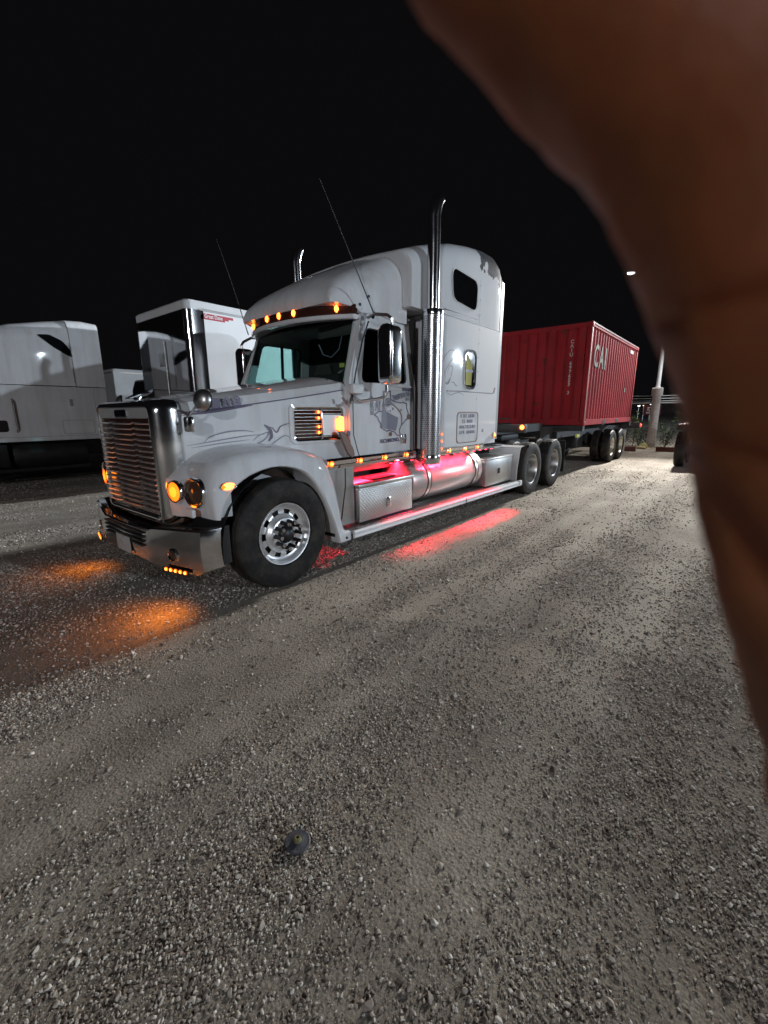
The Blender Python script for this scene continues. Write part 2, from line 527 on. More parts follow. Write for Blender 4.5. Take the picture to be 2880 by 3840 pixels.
# ------------------------------------------------------------------ mesh helpers
class MB:
    """collects shapes in world coordinates and links them as one mesh object"""
    def __init__(self):
        self.bm = bmesh.new()
        self.uv = self.bm.loops.layers.uv.new("UVMap")
    def face(self, vs):
        try:
            return self.bm.faces.new(vs)
        except ValueError:
            return None
    def v(self, p):
        return self.bm.verts.new(p)
    def box(self, a, b, bev=0.0, seg=2):
        t = bmesh.new()
        bmesh.ops.create_cube(t, size=1.0)
        s = [abs(b[i] - a[i]) for i in range(3)]
        c = [(a[i] + b[i]) / 2 for i in range(3)]
        bmesh.ops.scale(t, vec=s, verts=t.verts)
        bmesh.ops.translate(t, vec=c, verts=t.verts)
        if bev:
            bmesh.ops.bevel(t, geom=list(t.edges), offset=min(bev, min(s) * 0.45), segments=seg, affect='EDGES', profile=0.5)
        self.merge(t)
        return self
    def merge(self, t):
        mp = {v: self.bm.verts.new(v.co) for v in t.verts}
        for f in t.faces:
            self.face([mp[v] for v in f.verts])
        t.free()
    def loft(self, rings, closed=True, caps=True):
        rv = [[self.v(p) for p in r] for r in rings]
        n = len(rv[0])
        for i in range(len(rv) - 1):
            for j in range(n if closed else n - 1):
                k = (j + 1) % n
                self.face([rv[i][j], rv[i][k], rv[i + 1][k], rv[i + 1][j]])
        if caps and closed:
            self.face(list(reversed(rv[0])))
            self.face(rv[-1])
        return rv
    def lathe(self, prof, o, ax, seg=32, a0=0.0, a1=2 * pi, mod=None):
        """prof: (radius, height along ax)"""
        ax = Vector(ax).normalized(); o = Vector(o)
        e1 = ax.orthogonal().normalized()
        if abs(ax.z) < 0.5:
            e1 = Vector((0, 0, 1))
            e1 = (e1 - ax * e1.dot(ax)).normalized()
        e2 = ax.cross(e1)
        full = abs(a1 - a0 - 2 * pi) < 1e-6
        m = seg if full else seg + 1
        rings = []
        for k, (r, h) in enumerate(prof):
            row = []
            for i in range(m):
                a = a0 + (a1 - a0) * i / seg
                rr = r * (mod(k, i) if mod else 1.0)
                row.append(self.v(o + ax * h + (e1 * cos(a) + e2 * sin(a)) * rr))
            rings.append(row)
        for k in range(len(prof) - 1):
            for i in range(seg):
                j = (i + 1) % m
                f = self.face([rings[k][i], rings[k][j], rings[k + 1][j], rings[k + 1][i]])
                if f:
                    us = [(i / seg, prof[k][1]), ((i + 1) / seg, prof[k][1]), ((i + 1) / seg, prof[k + 1][1]), (i / seg, prof[k + 1][1])]
                    for l, u in zip(f.loops, us):
                        l[self.uv].uv = u
        return rings
    def cyl(self, p0, p1, r, seg=16, r1=None):
        p0 = Vector(p0); p1 = Vector(p1)
        L = (p1 - p0).length
        r1 = r if r1 is None else r1
        self.lathe([(1e-5, 0), (r, 0), (r1, L), (1e-5, L)], p0, p1 - p0, seg)
        return self
    def tube(self, pts, r, seg=8, caps=True, rs=None, flat=1.0):
        pts = [Vector(p) for p in pts]
        rings = []
        up = Vector((0.13, 0.21, 0.97)).normalized()
        for i, p in enumerate(pts):
            d = (pts[min(i + 1, len(pts) - 1)] - pts[max(i - 1, 0)]).normalized()
            u = d.cross(up)
            if u.length < 0.05:
                u = d.cross(Vector((1, 0, 0)))
            u.normalize()
            vv = u.cross(d)
            q = rs[i] if rs else r
            rings.append([p + (u * cos(2 * pi * k / seg) + vv * sin(2 * pi * k / seg) * flat) * q for k in range(seg)])
        self.loft(rings, True, caps)
        return self
    def prism(self, poly, d):
        """poly: list of 3-D points (flat), extruded by vector d"""
        d = Vector(d)
        a = [self.v(p) for p in poly]
        b = [self.v(Vector(p) + d) for p in poly]
        n = len(a)
        self.face(a)
        self.face(list(reversed(b)))
        for i in range(n):
            self.face([a[i], b[i], b[(i + 1) % n], a[(i + 1) % n]])
        return self
    def holed(self, outer, inner, d):
        """plate between two matching point loops, thickness d"""
        d = Vector(d)
        a = [self.v(p) for p in outer]; b = [self.v(p) for p in inner]
        a2 = [self.v(Vector(p) + d) for p in outer]; b2 = [self.v(Vector(p) + d) for p in inner]
        n = len(a)
        for i in range(n):
            j = (i + 1) % n
            self.face([a[i], a[j], b[j], b[i]])
            self.face([a2[j], a2[i], b2[i], b2[j]])
            self.face([b[i], b[j], b2[j], b2[i]])
            self.face([a[j], a[i], a2[i], a2[j]])
        return self
    def grid(self, rows, thick=None):
        rv = [[self.v(p) for p in r] for r in rows]
        for i in range(len(rv) - 1):
            for j in range(len(rv[0]) - 1):
                self.face([rv[i][j], rv[i][j + 1], rv[i + 1][j + 1], rv[i + 1][j]])
        return rv
    def done(self, name, mat, parent=None, smooth=35, kind=None, recalc=True):
        if recalc:
            bmesh.ops.recalc_face_normals(self.bm, faces=self.bm.faces)
        me = bpy.data.meshes.new(name)
        off = Vector(origin_of(parent))
        if off.length:
            bmesh.ops.translate(self.bm, vec=-off, verts=self.bm.verts)
        self.bm.to_mesh(me)
        self.bm.free()
        if smooth:
            me.polygons.foreach_set("use_smooth", [True] * len(me.polygons))
            me.set_sharp_from_angle(angle=radians(smooth))
        ms = mat if isinstance(mat, (list, tuple)) else [mat]
        for x in ms:
            me.materials.append(MATS[x])
        if ms[0] in ("amber_lamp", "amber_big", "amber_led"):     # tinted rim of a lit lens
            me.materials.append(MATS["amber_deep"])
            pc = [Vector(f.center) for f in me.polygons]
            cc = sum(pc, Vector()) / len(pc)
            dm = max((q - cc).length for q in pc)
            for f, q in zip(me.polygons, pc):
                f.material_index = 1 if (q - cc).length > (.80 if ms[0] == "amber_big" else .72) * dm else 0
        o = bpy.data.objects.new(name, me)
        COL.objects.link(o)
        o.parent = parent
        if kind:
            o["kind"] = kind
        return o

def origin_of(o):
    p = Vector((0, 0, 0))
    while o is not None:
        p = p + Vector(o.location)
        o = o.parent
    return p

def thing(name, label, cat, loc=(0, 0, 0), group=None):
    o = bpy.data.objects.new(name, None)
    COL.objects.link(o)
    o.location = loc
    o.empty_display_size = 0.2
    o["label"] = label; o["category"] = cat
    if group:
        o["group"] = group
    return o

def tag(o, label, cat, group=None):
    o["label"] = label; o["category"] = cat
    if group:
        o["group"] = group
    return o

def sub(name, parent, loc=(0, 0, 0)):
    """an Empty part that parents sub-parts"""
    o = bpy.data.objects.new(name, None)
    COL.objects.link(o)
    o.parent = parent
    o.location = Vector(loc) - origin_of(parent)
    o.empty_display_size = 0.1
    return o

def copy_tree(o, parent=None):
    c = o.copy()
    COL.objects.link(c)
    if parent is not None:
        c.parent = parent
    for ch in [x for x in o.children]:
        copy_tree(ch, c)
    return c

def text(name, s, mat, parent, loc, size, face='-y', width=None, shear=0.0, spacing=1.0, line=1.0, align='CENTER', bold=0.0, rot=0.0):
    cu = bpy.data.curves.new(name, 'FONT')
    cu.body = s
    cu.size = size
    cu.align_x = align
    cu.align_y = 'CENTER'
    cu.shear = shear
    cu.space_character = spacing
    cu.space_line = line
    cu.extrude = 0.0008
    cu.offset = bold
    cu.resolution_u = 3
    tmp = bpy.data.objects.new(name + "_src", cu)
    COL.objects.link(tmp)
    bpy.context.view_layer.update()
    dg = bpy.context.evaluated_depsgraph_get()
    me = bpy.data.meshes.new_from_object(tmp.evaluated_get(dg))
    bpy.data.objects.remove(tmp)
    me.name = name
    me.materials.clear()
    me.materials.append(MATS[mat])
    xs = [v.co.x for v in me.vertices] or [0, 1]
    k = 1.0
    if width:
        k = width / (max(xs) - min(xs))
    R = Matrix.Rotation(rot, 4, 'Z')
    base = {'-y': Matrix.Rotation(pi / 2, 4, 'X'),
            '-x': Matrix.Rotation(-pi / 2, 4, 'Z') @ Matrix.Rotation(pi / 2, 4, 'X')}[face]
    me.transform(base @ R @ Matrix.Diagonal((k, 1, 1, 1)))
    o = bpy.data.objects.new(name, me)
    COL.objects.link(o)
    o.parent = parent
    o.location = Vector(loc) - origin_of(parent)
    return o

def rrect(x0, x1, z0, z1, r, n=5):
    """rounded rectangle, counter-clockwise from the lower-left corner's start"""
    out = []
    for cx, cz, a in ((x0 + r, z0 + r, pi), (x1 - r, z0 + r, 1.5 * pi), (x1 - r, z1 - r, 0), (x0 + r, z1 - r, 0.5 * pi)):
        for i in range(n + 1):
            t = a + 0.5 * pi * i / n
            out.append((cx + r * cos(t), cz + r * sin(t)))
    return out

def rpoly(pts, r, n=5):
    """polygon with rounded corners (2-D)"""
    out = []
    m = len(pts)
    for i in range(m):
        p = Vector(pts[i]); a = Vector(pts[i - 1]); b = Vector(pts[(i + 1) % m])
        da = (a - p).normalized(); db = (b - p).normalized()
        q = min(r, (a - p).length * 0.45, (b - p).length * 0.45)
        s, e = p + da * q, p + db * q
        for k in range(n + 1):
            t = k / n
            out.append(tuple((1 - t) ** 2 * s + 2 * t * (1 - t) * p + t * t * e))
    return out

def section(x, ys, zb, zt, r, crown=0.03, w=2.45, n=6, m=4):
    """closed cross-section ring at x: flat sides at ys and w-ys, rounded top corners"""
    half = [(ys, zb)]
    for k in range(1, m + 1):
        half.append((ys, zb + (zt - r - zb) * k / m))
    for k in range(1, n + 1):
        a = pi - 0.5 * pi * k / n
        half.append((ys + r + r * cos(a), zt - r + r * sin(a)))
    c = w / 2
    for k in (0.35, 0.7):
        y = ys + r + (c - ys - r) * k
        half.append((y, zt + crown * (1 - ((c - y) / (c - ys - r)) ** 2)))
    mid = (c, zt + crown)
    ring = half + [mid] + [(w - y, z) for y, z in reversed(half)]
    return [(x, y, z) for y, z in ring]

# ================================================================== GROUND
def hgt(x, y):
    f = min(1.0, max(0.0, (math.hypot(x - CAM.x, y - CAM.y) - 0.0) / 1.0))
    h = 0.016 * mnoise.noise(Vector((x * 0.5, y * 1.9, 1.3))) + 0.009 * mnoise.noise(Vector((x * 2.3, y * 4.0, 7.7))) + 0.004 * mnoise.noise(Vector((x * 9.0, y * 11.0, 3.1)))
    if y > -0.15:
        h *= max(0.25, 1 - (y + 0.15) * 2)
    return h * f - 0.004

def axis(lo, hi, dense_lo, dense_hi, step):
    a = list(np.arange(dense_lo, dense_hi, step))
    v, s = dense_lo, step
    L = []
    while v > lo:
        s *= 1.25; v -= s; L.append(max(v, lo))
    v, s = dense_hi, step
    Rr = []
    while v < hi:
        Rr.append(v); s *= 1.25; v += s
    Rr.append(hi)
    return list(reversed(L)) + a + Rr
gx = axis(-400, 500, -4.0, 5.0, 0.045)
gy = axis(-400, 500, -3.6, 1.0, 0.045)
gv = np.array([(x, y, hgt(x, y) if (-12 < x < 24 and -14 < y < 14) else -0.004) for x in gx for y in gy], dtype=np.float32)
ny = len(gy)
gf = [(i * ny + j, (i + 1) * ny + j, (i + 1) * ny + j + 1, i * ny + j + 1) for i in range(len(gx) - 1) for j in range(ny - 1)]
me = bpy.data.meshes.new("ground")
me.from_pydata(gv.tolist(), [], gf)
me.polygons.foreach_set("use_smooth", [True] * len(me.polygons))
me.materials.append(MATS["gravel_dirt"])
ground = bpy.data.objects.new("ground", me)
COL.objects.link(ground)
ground["kind"] = "structure"

# ------------------------------------------------------------------ gravel: loose stones over the ground (uncountable)
proto = bpy.data.collections.new("stone_shapes")
for k in range(9):
    t = bmesh.new()
    sx, sy, sz = rng.uniform(0.8, 1.25), rng.uniform(0.6, 1.0), rng.uniform(0.42, 0.8)
    for q in range(11 + k % 5):
        d = Vector(rng.normal(0, 1, 3)).normalized() * rng.uniform(0.82, 1.12)
        t.verts.new((d.x * sx, d.y * sy, d.z * sz))
    bmesh.ops.convex_hull(t, input=t.verts)
    bmesh.ops.delete(t, geom=[v for v in t.verts if not v.link_faces], context='VERTS')
    bmesh.ops.bevel(t, geom=list(t.edges), offset=0.07, segments=1, affect='EDGES')
    sm = bpy.data.meshes.new("stone")
    t.to_mesh(sm); t.free()
    sm.materials.append(MATS["stone"])
    so = bpy.data.objects.new("stone", sm)
    proto.objects.link(so)

LANES = [(-0.62, 0.30), (-1.28, 0.16), (-1.72, 0.20), (-2.65, 0.26)]     # compacted wheel lanes: y, half width
def lane_y(x, k):
    return LANES[k][0] + 0.10 * sin(x * 0.35 + k) - 0.012 * x
def gravel_points():
    P, S = [], []
    fwd = np.array([sin(YAW), cos(YAW)]); rgt = np.array([cos(YAW), -sin(YAW)])
    c = np.array([CAM.x, CAM.y])
    # (count, distance range, radius range): stones thin out with distance as they shrink in the picture
    for n, d0, d1, r0, r1 in ((210000, 0.45, 3.2, 0.0022, 0.0092), (140000, 3.0, 6.5, 0.0038, 0.0125), (75000, 6.0, 14.0, 0.007, 0.018),
                              (12000, 12, 26, 0.011, 0.024), (8000, 0.5, 3.6, 0.0085, 0.017), (13000, 2.6, 8, 0.0105, 0.023), (3000, 7, 15, 0.014, 0.028), (320, 0.6, 5.5, 0.016, 0.028)):
        d = np.sqrt(rng.uniform(d0 ** 2, d1 ** 2, n))
        a = rng.uniform(-1.15, 1.0, n) if d0 < 1 else rng.uniform(-0.9, 0.75, n)
        q = c + np.outer(d * np.cos(a), fwd) + np.outer(d * np.sin(a), rgt)
        r = r0 + (r1 - r0) * rng.power(0.55, n)
        for (x, y), s in zip(q, r):
            band = mnoise.noise(Vector((x * 0.35 + 5, y * 1.15, 0.0))) + 0.45 * mnoise.noise(Vector((x * 1.3, y * 2.2, 4.0)))
            lane = max(math.exp(-((y - lane_y(x, k)) / LANES[k][1]) ** 2) for k in range(len(LANES)))
            if random.random() > (0.16 + 0.84 * min(1, max(0, 0.50 + 1.6 * band))) * (1 - 0.72 * lane):
                continue
            if -0.75 < x < 5.6 and 0.0 < y < 0.1:
                continue
            P.append((x, y, hgt(x, y) + s * 0.12)); S.append(s)
    return np.array(P, dtype=np.float32), np.array(S, dtype=np.float32)
gp, gs = gravel_points()
pm = bpy.data.meshes.new("gravel")
pm.from_pydata(gp.tolist(), [], [])
pm.attributes.new("size", 'FLOAT', 'POINT').data.foreach_set("value", gs)
rot = rng.uniform(-0.5, 0.5, (len(gp), 3)).astype(np.float32); rot[:, 2] = rng.uniform(0, 6.28, len(gp))
pm.attributes.new("turn", 'FLOAT_VECTOR', 'POINT').data.foreach_set("vector", rot.ravel())
pm.attributes.new("pick", 'INT', 'POINT').data.foreach_set("value", rng.integers(0, 9, len(gp)).astype(np.int32))
gravel = bpy.data.objects.new("gravel", pm)
COL.objects.link(gravel)
gravel["kind"] = "stuff"
gn = bpy.data.node_groups.new("scatter_stones", 'GeometryNodeTree')
gn.interface.new_socket("Geometry", in_out='INPUT', socket_type='NodeSocketGeometry')
gn.interface.new_socket("Geometry", in_out='OUTPUT', socket_type='NodeSocketGeometry')
gi = gn.nodes.new("NodeGroupInput"); go = gn.nodes.new("NodeGroupOutput")
ci = gn.nodes.new("GeometryNodeCollectionInfo")
ci.inputs["Collection"].default_value = proto
ci.inputs["Separate Children"].default_value = True
ci.inputs["Reset Children"].default_value = True
ip = gn.nodes.new("GeometryNodeInstanceOnPoints")
ip.inputs["Pick Instance"].default_value = True
def named(nm, ty):
    n = gn.nodes.new("GeometryNodeInputNamedAttribute")
    n.data_type = ty
    n.inputs["Name"].default_value = nm
    return n.outputs[0]
gn.links.new(gi.outputs[0], ip.inputs["Points"])
gn.links.new(ci.outputs[0], ip.inputs["Instance"])
gn.links.new(named("pick", 'INT'), ip.inputs["Instance Index"])
gn.links.new(named("turn", 'FLOAT_VECTOR'), ip.inputs["Rotation"])
gn.links.new(named("size", 'FLOAT'), ip.inputs["Scale"])
gn.links.new(ip.outputs[0], go.inputs[0])
gravel.modifiers.new("scatter", 'NODES').node_group = gn

# ================================================================== WHITE SEMI TRUCK
# metres; front axle at x = 0, driver's side face at y = 0, truck reaches to y = 2.45; x runs to the rear
W2 = 1.225
truck = thing("semi_truck", "white long-nosed semi truck with tall exhaust stacks, lit amber lamps and red underglow", "truck", (0, W2, 0))
def hs(x):                       # plan taper of the hood side
    return 0.56 - 0.177 * (x + 0.70)

def mir(pts):
    return [(x, 2.45 - y, z) for x, y, z in pts]

# hood
b = MB()
def hood_ring(x):
    t = (x + 0.70) / 1.75
    s = hs(x); cz = 1.66 + 0.25 * t - 0.012 * sin(pi * t); tz = 1.735 + 0.235 * t; cc = 1.765 + 0.29 * t
    half = [(s + 0.01, 0.86), (s, 1.25), (s, 1.5), (s + 0.004, cz - 0.012), (s + 0.016, cz), (s + 0.024, cz + 0.022), (s + 0.045, (cz + tz) / 2 + 0.02), (s + 0.085, tz - 0.008),
            (s + 0.15, tz + 0.018), (s + 0.30, tz + (cc - tz) * 0.6), (s + 0.45, tz + (cc - tz) * 0.85)]
    r = half + [(W2, cc)] + [(2.45 - y, z) for y, z in reversed(half)]
    return [(x, y, z) for y, z in r]
b.loft([hood_ring(x) for x in np.linspace(-0.70, 1.035, 14)])
hood = b.done("hood", "white_paint", truck, 28)
b = MB()
b.tube([(x, hs(x) - 0.003, 1.635 + 0.25 * (x + 0.7) / 1.75 - 0.012 * sin(pi * (x + 0.7) / 1.75)) for x in np.linspace(-0.68, 1.02, 12)], 0.006, 6)
b.done("pinstripe", "purple_vinyl", truck)
b = MB()
b.tube([(x, hs(x) - 0.004, 1.612 + 0.25 * (x + 0.7) / 1.75) for x in np.linspace(-0.62, 0.0, 8)], 0.006, 6, rs=[0.002, 0.008, 0.014, 0.017, 0.015, 0.011, 0.007, 0.002])
b.done("pinstripe", "purple_vinyl", truck)

# pinstripe scrolls on the hood side (flat paint lines)
def scroll(pts, wmax, mat="grey_vinyl", yf=None, parent=None):
    """smooth tapering painted line through (x, z) points on the surface y = yf(x)"""
    P = [Vector((p[0], p[1])) for p in pts]
    S = []
    for i in range(len(P) - 1):
        p0 = P[max(i - 1, 0)]; p1 = P[i]; p2 = P[i + 1]; p3 = P[min(i + 2, len(P) - 1)]
        for k in range(8):
            t = k / 8
            S.append(0.5 * ((2 * p1) + (-p0 + p2) * t + (2 * p0 - 5 * p1 + 4 * p2 - p3) * t * t + (-p0 + 3 * p1 - 3 * p2 + p3) * t ** 3))
    S.append(P[-1])
    bb = MB()
    L, Rr = [], []
    n = len(S)
    for i, p in enumerate(S):
        d = (S[min(i + 1, n - 1)] - S[max(i - 1, 0)]).normalized()
        q = Vector((-d.y, d.x)) * (wmax * (0.18 + 0.82 * sin(pi * i / (n - 1))) / 2)
        yy = yf(p.x) - 0.003
        L.append((p.x + q.x, yy, p.y + q.y)); Rr.append((p.x - q.x, yy, p.y - q.y))
    bb.grid([L, Rr])
    return bb.done("scroll", mat, parent or truck, 0)
scroll([(-.47, 1.39), (-.40, 1.44), (-.25, 1.475), (-.10, 1.48), (.0, 1.465)], 0.014, yf=hs)
scroll([(-.62, 1.365), (-.35, 1.40), (-.10, 1.43), (.1, 1.44)], 0.012, yf=hs)
scroll([(-.58, 1.345), (-.3, 1.375), (-.05, 1.395)], 0.010, yf=hs)
scroll([(-.30, 1.32), (-.08, 1.335), (.08, 1.38), (.14, 1.455), (.04, 1.43), (-.02, 1.38)], 0.012, yf=hs)
scroll([(.10, 1.53), (.155, 1.485), (.17, 1.42), (.135, 1.37)], 0.040, "purple_vinyl", yf=hs)
scroll([(.13, 1.51), (.18, 1.50), (.225, 1.455), (.27, 1.51), (.33, 1.53), (.40, 1.545)], 0.014, "purple_vinyl", yf=hs)
scroll([(.06, 1.33), (.14, 1.33), (.24, 1.385), (.32, 1.42), (.39, 1.38)], 0.011, yf=hs)
for k, ch in enumerate("1188"):
    x_ = -0.43 + k * 0.094
    text("hood_number", ch, "purple_vinyl", truck, (x_, hs(x_) - 0.004, 1.722 + (x_ + .3) * .13), 0.13, width=0.075, bold=0.004).rotation_euler = (0, 0, -0.175)

# side air vent with chrome louvres and amber lamps
b = MB()
def onhood(x, z, d=0.0):
    return (x, hs(x) - d, z)
vr = rrect(0.40, 1.00, 1.355, 1.70, 0.05)
vo_ = rrect(0.365, 1.035, 1.325, 1.73, 0.07)
b.holed([onhood(x, z, 0.020) for x, z in vo_], [onhood(x, z, 0.024) for x, z in vr], (0, 0.03, 0))
vent = b.done("air_vent", "white_paint", truck)
b = MB()
vi = rrect(0.415, 0.985, 1.37, 1.685, 0.045)
b.holed([onhood(x, z, 0.027) for x, z in vr], [onhood(x, z, 0.02) for x, z in vi], (0, 0.02, 0))
b.done("vent_frame", "chrome", vent)
b = MB()
b.prism([onhood(x, z, 0.004) for x, z in vi], (0, 0.01, 0))
b.done("vent_backing", "brown_acrylic", vent)
for i in range(9):
    z = 1.392 + i * 0.034
    b = MB()
    b.loft([[onhood(x, z - 0.003, 0.006), onhood(x, z + 0.003, 0.006), onhood(x, z + 0.004, 0.020), onhood(x, z + 0.001, 0.020)] for x in (0.42, 0.70, 0.98)])
    b.done("louvre", "polished_aluminium", vent, 0)
b = MB(); b.box((0.715, hs(0.73) - 0.034, 1.372), (0.735, hs(0.73) - 0.012, 1.682), 0.004); b.done("vent_post", "chrome", vent)
b = MB()
b.loft([[onhood(x, z, 0.022) for x, z in ((xx, 1.405), (xx, 1.44), (xx, 1.60), (xx, 1.62))] + [onhood(xx, 1.62, 0.012), onhood(xx, 1.405, 0.012)] for xx in (0.742, 0.88, 0.975)])
b.done("vent_plate", "dull_aluminium", vent, 0)
for z in (1.648, 1.588, 1.498, 1.438):
    b = MB()
    b.lathe([(1e-5, .010), (.012, .008), (.0165, 0), (1e-5, -.002)], (0.69, hs(0.69) - 0.022, z), (-.17, -1, 0), 14)
    b.done("vent_lamp", "amber_led", vent)
b = MB(); b.prism([onhood(x, z, 0.05) for x, z in rrect(0.915, 0.985, 1.44, 1.60, 0.022)], (0, 0.03, 0)); b.done("indicator_lamp", "amber_led", truck)

# fenders (near one built, far one its mirror)
ST = [((-.655, .79), (-.70, .79), .60), ((-.63, .87), (-.715, .97), .60), ((-.575, .955), (-.70, 1.12), .60), ((-.47, 1.055), (-.63, 1.24), .58),
      ((-.29, 1.135), (-.40, 1.33), .54), ((-.05, 1.165), (-.02, 1.35), .48), ((.20, 1.105), (.34, 1.30), .44), ((.375, .965), (.61, 1.20), .40),
      ((.50, .76), (.725, .96), .34), ((.60, .55), (.775, .72), .30), ((.655, .40), (.81, .50), .27), ((.69, .30), (.865, .385), .24), ((.705, .265), (.885, .365), .22)]
def fender_rows(side):
    rows = []
    # resample the stations smoothly
    n = len(ST); fine = []
    def cr(a, bq, c, d, t):
        return 0.5 * (2 * bq + (c - a) * t + (2 * a - 5 * bq + 4 * c - d) * t * t + (3 * bq - a - 3 * c + d) * t ** 3)
    S = [np.array([*s[0], *s[1], s[2]]) for s in ST]
    for i in range(n - 1):
        for k in range(3):
            fine.append(cr(S[max(i - 1, 0)], S[i], S[i + 1], S[min(i + 2, n - 1)], k / 3))
    fine.append(S[-1])
    for ax_, az_, tx, tz, ty in fine:
        row = []
        for s, y in ((0.0, .30), (0.0, .075), (0.0, .035), (.06, .018), (.14, .026), (.45, .034), (.70, .06), (.86, .12), (.95, .20), (1.0, .32 if ty > .32 else ty)):
            row.append((ax_ + s * (tx - ax_), y, az_ + s * (tz - az_)))
        row.append((tx + .01, ty, tz + 0.015))
        rows.append(row if side == 0 else mir(row))
    return rows
for side in (0, 1):
    b = MB(); b.grid(fender_rows(side))
    fd = b.done("fender", "white_paint", truck, 60)
    # inner liner
    b = MB()
    y0, y1 = (0.07, 0.62) if side == 0 else (1.83, 2.38)
    b.loft([[(.66 * cos(a) + .02, y, .50 + .66 * sin(a)) for a in np.linspace(-0.25, pi + .1, 16)] for y in (y0, y1)], closed=False)
    b.done("wheel_liner", "black_plastic", fd)
# fender tail foot
b = MB(); b.box((.70, .02, .265), (.87, .20, .375), .02); b.done("fender_foot", "white_paint", truck)
b = MB(); b.lathe([(1e-5, .012), (.012, .008), (.016, 0)], (.79, .02, .31), (0, -1, 0), 10); b.done("bolt", "black_plastic", truck)
b = MB(); b.box((-.62, .62, .45), (.98, 1.83, 1.12)); b.done("engine_block", "black_steel", truck)

# headlamp pods
for s in (0, 1):
    Y = (lambda y: y) if s == 0 else (lambda y: 2.45 - y)
    sg = 1 if s == 0 else -1
    fx = Vector((-1, -.16 * sg, 0)).normalized()
    b = MB()   # white pod behind the two lamps
    pod = [(-.79, Y(.60), .79), (-.80, Y(.58), 1.2), (-.66, Y(.58), 1.24), (-.58, Y(.20), 1.16), (-.55, Y(.14), .95), (-.56, Y(.14), .79)]
    rings = []
    for z, gx_, gy_ in ((.785, 0, 0), (.80, .0, 0), (.95, .01, .0), (1.10, .01, 0), (1.19, -.03, .02), (1.235, -.09, .05)):
        rings.append([(-.80 - gx_ * 1.0 + (0.0 if z < 1.15 else .04), Y(.60), z), (-.79 - gx_ + (0 if z < 1.15 else .05), Y(.45 + gy_), z), (-.655 - gx_ * .6 + (0 if z < 1.15 else .05), Y(.25 + gy_), z),
                      (-.60 + (0 if z < 1.15 else .06), Y(.12 + gy_), z), (-.50, Y(.10 + gy_), z), (-.45, Y(.60), z)])
    b.loft(rings)
    b.done("lamp_pod", "white_paint", truck, 40)
    # outer headlamp in a deep bucket
    hl = sub("headlamp", truck, (-.70, Y(.275), 1.0))
    b = MB(); b.lathe([(.125, -.12), (.128, 0), (.120, .018), (.108, .012), (.104, -.01), (.085, -.05)], (-.735, Y(.255), 1.0), fx, 30); b.done("bezel", "chrome", hl)
    b = MB(); b.lathe([(1e-5, .016), (.06, .010), (.105, -.008)], (-.735, Y(.255), 1.0), fx, 24); b.done("lens", "dark_amber", hl)
    # inner lit lamp
    tl = sub("turn_lamp", truck, (-.80, Y(.445), 1.0))
    b = MB(); b.lathe([(.095, -.08), (.098, 0), (.092, .014), (.082, .008)], (-.805, Y(.45), 1.0), fx, 28); b.done("bezel", "chrome", tl)
    b = MB(); b.lathe([(1e-5, .020), (.045, .015), (.083, -.002)], (-.807, Y(.45), 1.0), fx, 24); b.done("lens", "amber_big", tl)
    b = MB(); b.lathe([(.083, .0), (.086, .006), (.080, .010)], (-.807, Y(.45), 1.0), fx, 24); b.done("lens_rim", "chrome", tl)
    for ly, lz, lx, en in ((.45, 1.0, -.92, .45),):
        ld = bpy.data.lights.new("turn_lamp_glow", 'POINT')
        ld.energy = en; ld.color = (1.0, 0.22, 0.012); ld.shadow_soft_size = .05
        lo = bpy.data.objects.new("turn_lamp_glow", ld); COL.objects.link(lo); lo.parent = tl
        lo.location = Vector((lx, Y(ly), lz)) - origin_of(tl)
    if s == 0:
        b = MB(); b.box((-.80, .205, .80), (-.76, .33, .875), .02); b.done("pod_cover", "white_plain", truck)
    # side marker on the fender
    b = MB(); b.lathe([(1e-5, .016), (.03, .013), (.048, .004), (.05, 0)], (0, 0, 0), (0, -1, 0), 18)
    for v in b.bm.verts:
        v.co = Vector((v.co.x * 1.25 - .555, v.co.y * sg + Y(.028), v.co.z * .56 + 1.055))
    b.done("side_marker", "amber_lamp", truck)
    b = MB(); b.lathe([(.048, -.004), (.055, .006), (.060, -.002)], (0, 0, 0), (0, -1, 0), 18)
    for v in b.bm.verts:
        v.co = Vector((v.co.x * 1.3 - .555, v.co.y * sg + Y(.028), v.co.z * .66 + 1.055))
    b.done("marker_bezel", "chrome", truck)

# grille: chrome shell, header panel with oval badge, bars
b = MB()
def shell_ring(x, gy0, gz0, gz1, r):
    return [(x + 0.03 * max(0, (1.25 - z)) * 0.4, y, z) for y, z in rpoly([(gy0, gz0), (2.45 - gy0, gz0), (2.45 - gy0, gz1), (gy0, gz1)], r, 6)]
b.loft([shell_ring(-.66, .535, .68, 1.755, .10), shell_ring(-.72, .535, .68, 1.76, .10), shell_ring(-.79, .555, .68, 1.75, .10), shell_ring(-.845, .595, .69, 1.73, .09), shell_ring(-.862, .63, .72, 1.705, .08),
        shell_ring(-.858, .66, .75, 1.69, .07), shell_ring(-.838, .672, .765, 1.687, .06)], True, False)
grille = b.done("grille", "chrome", truck, 50)
b = MB(); b.box((-.836, .67, .70), (-.81, 1.78, 1.69)); b.done("grille_mesh", "brown_acrylic", grille)
b = MB(); b.prism([(-.852, y, z) for y, z in rpoly([(.678, 1.600), (1.772, 1.600), (1.772, 1.69), (.678, 1.69)], .03)], (.02, 0, 0)); b.done("header_panel", "header_satin", grille)
b = MB()
b.prism([(-.864, y, z) for y, z in rpoly([(1.09, 1.607), (1.36, 1.607), (1.36, 1.677), (1.09, 1.677)], .034, 6)], (.014, 0, 0))
b.done("badge", "chrome", grille)
b = MB()
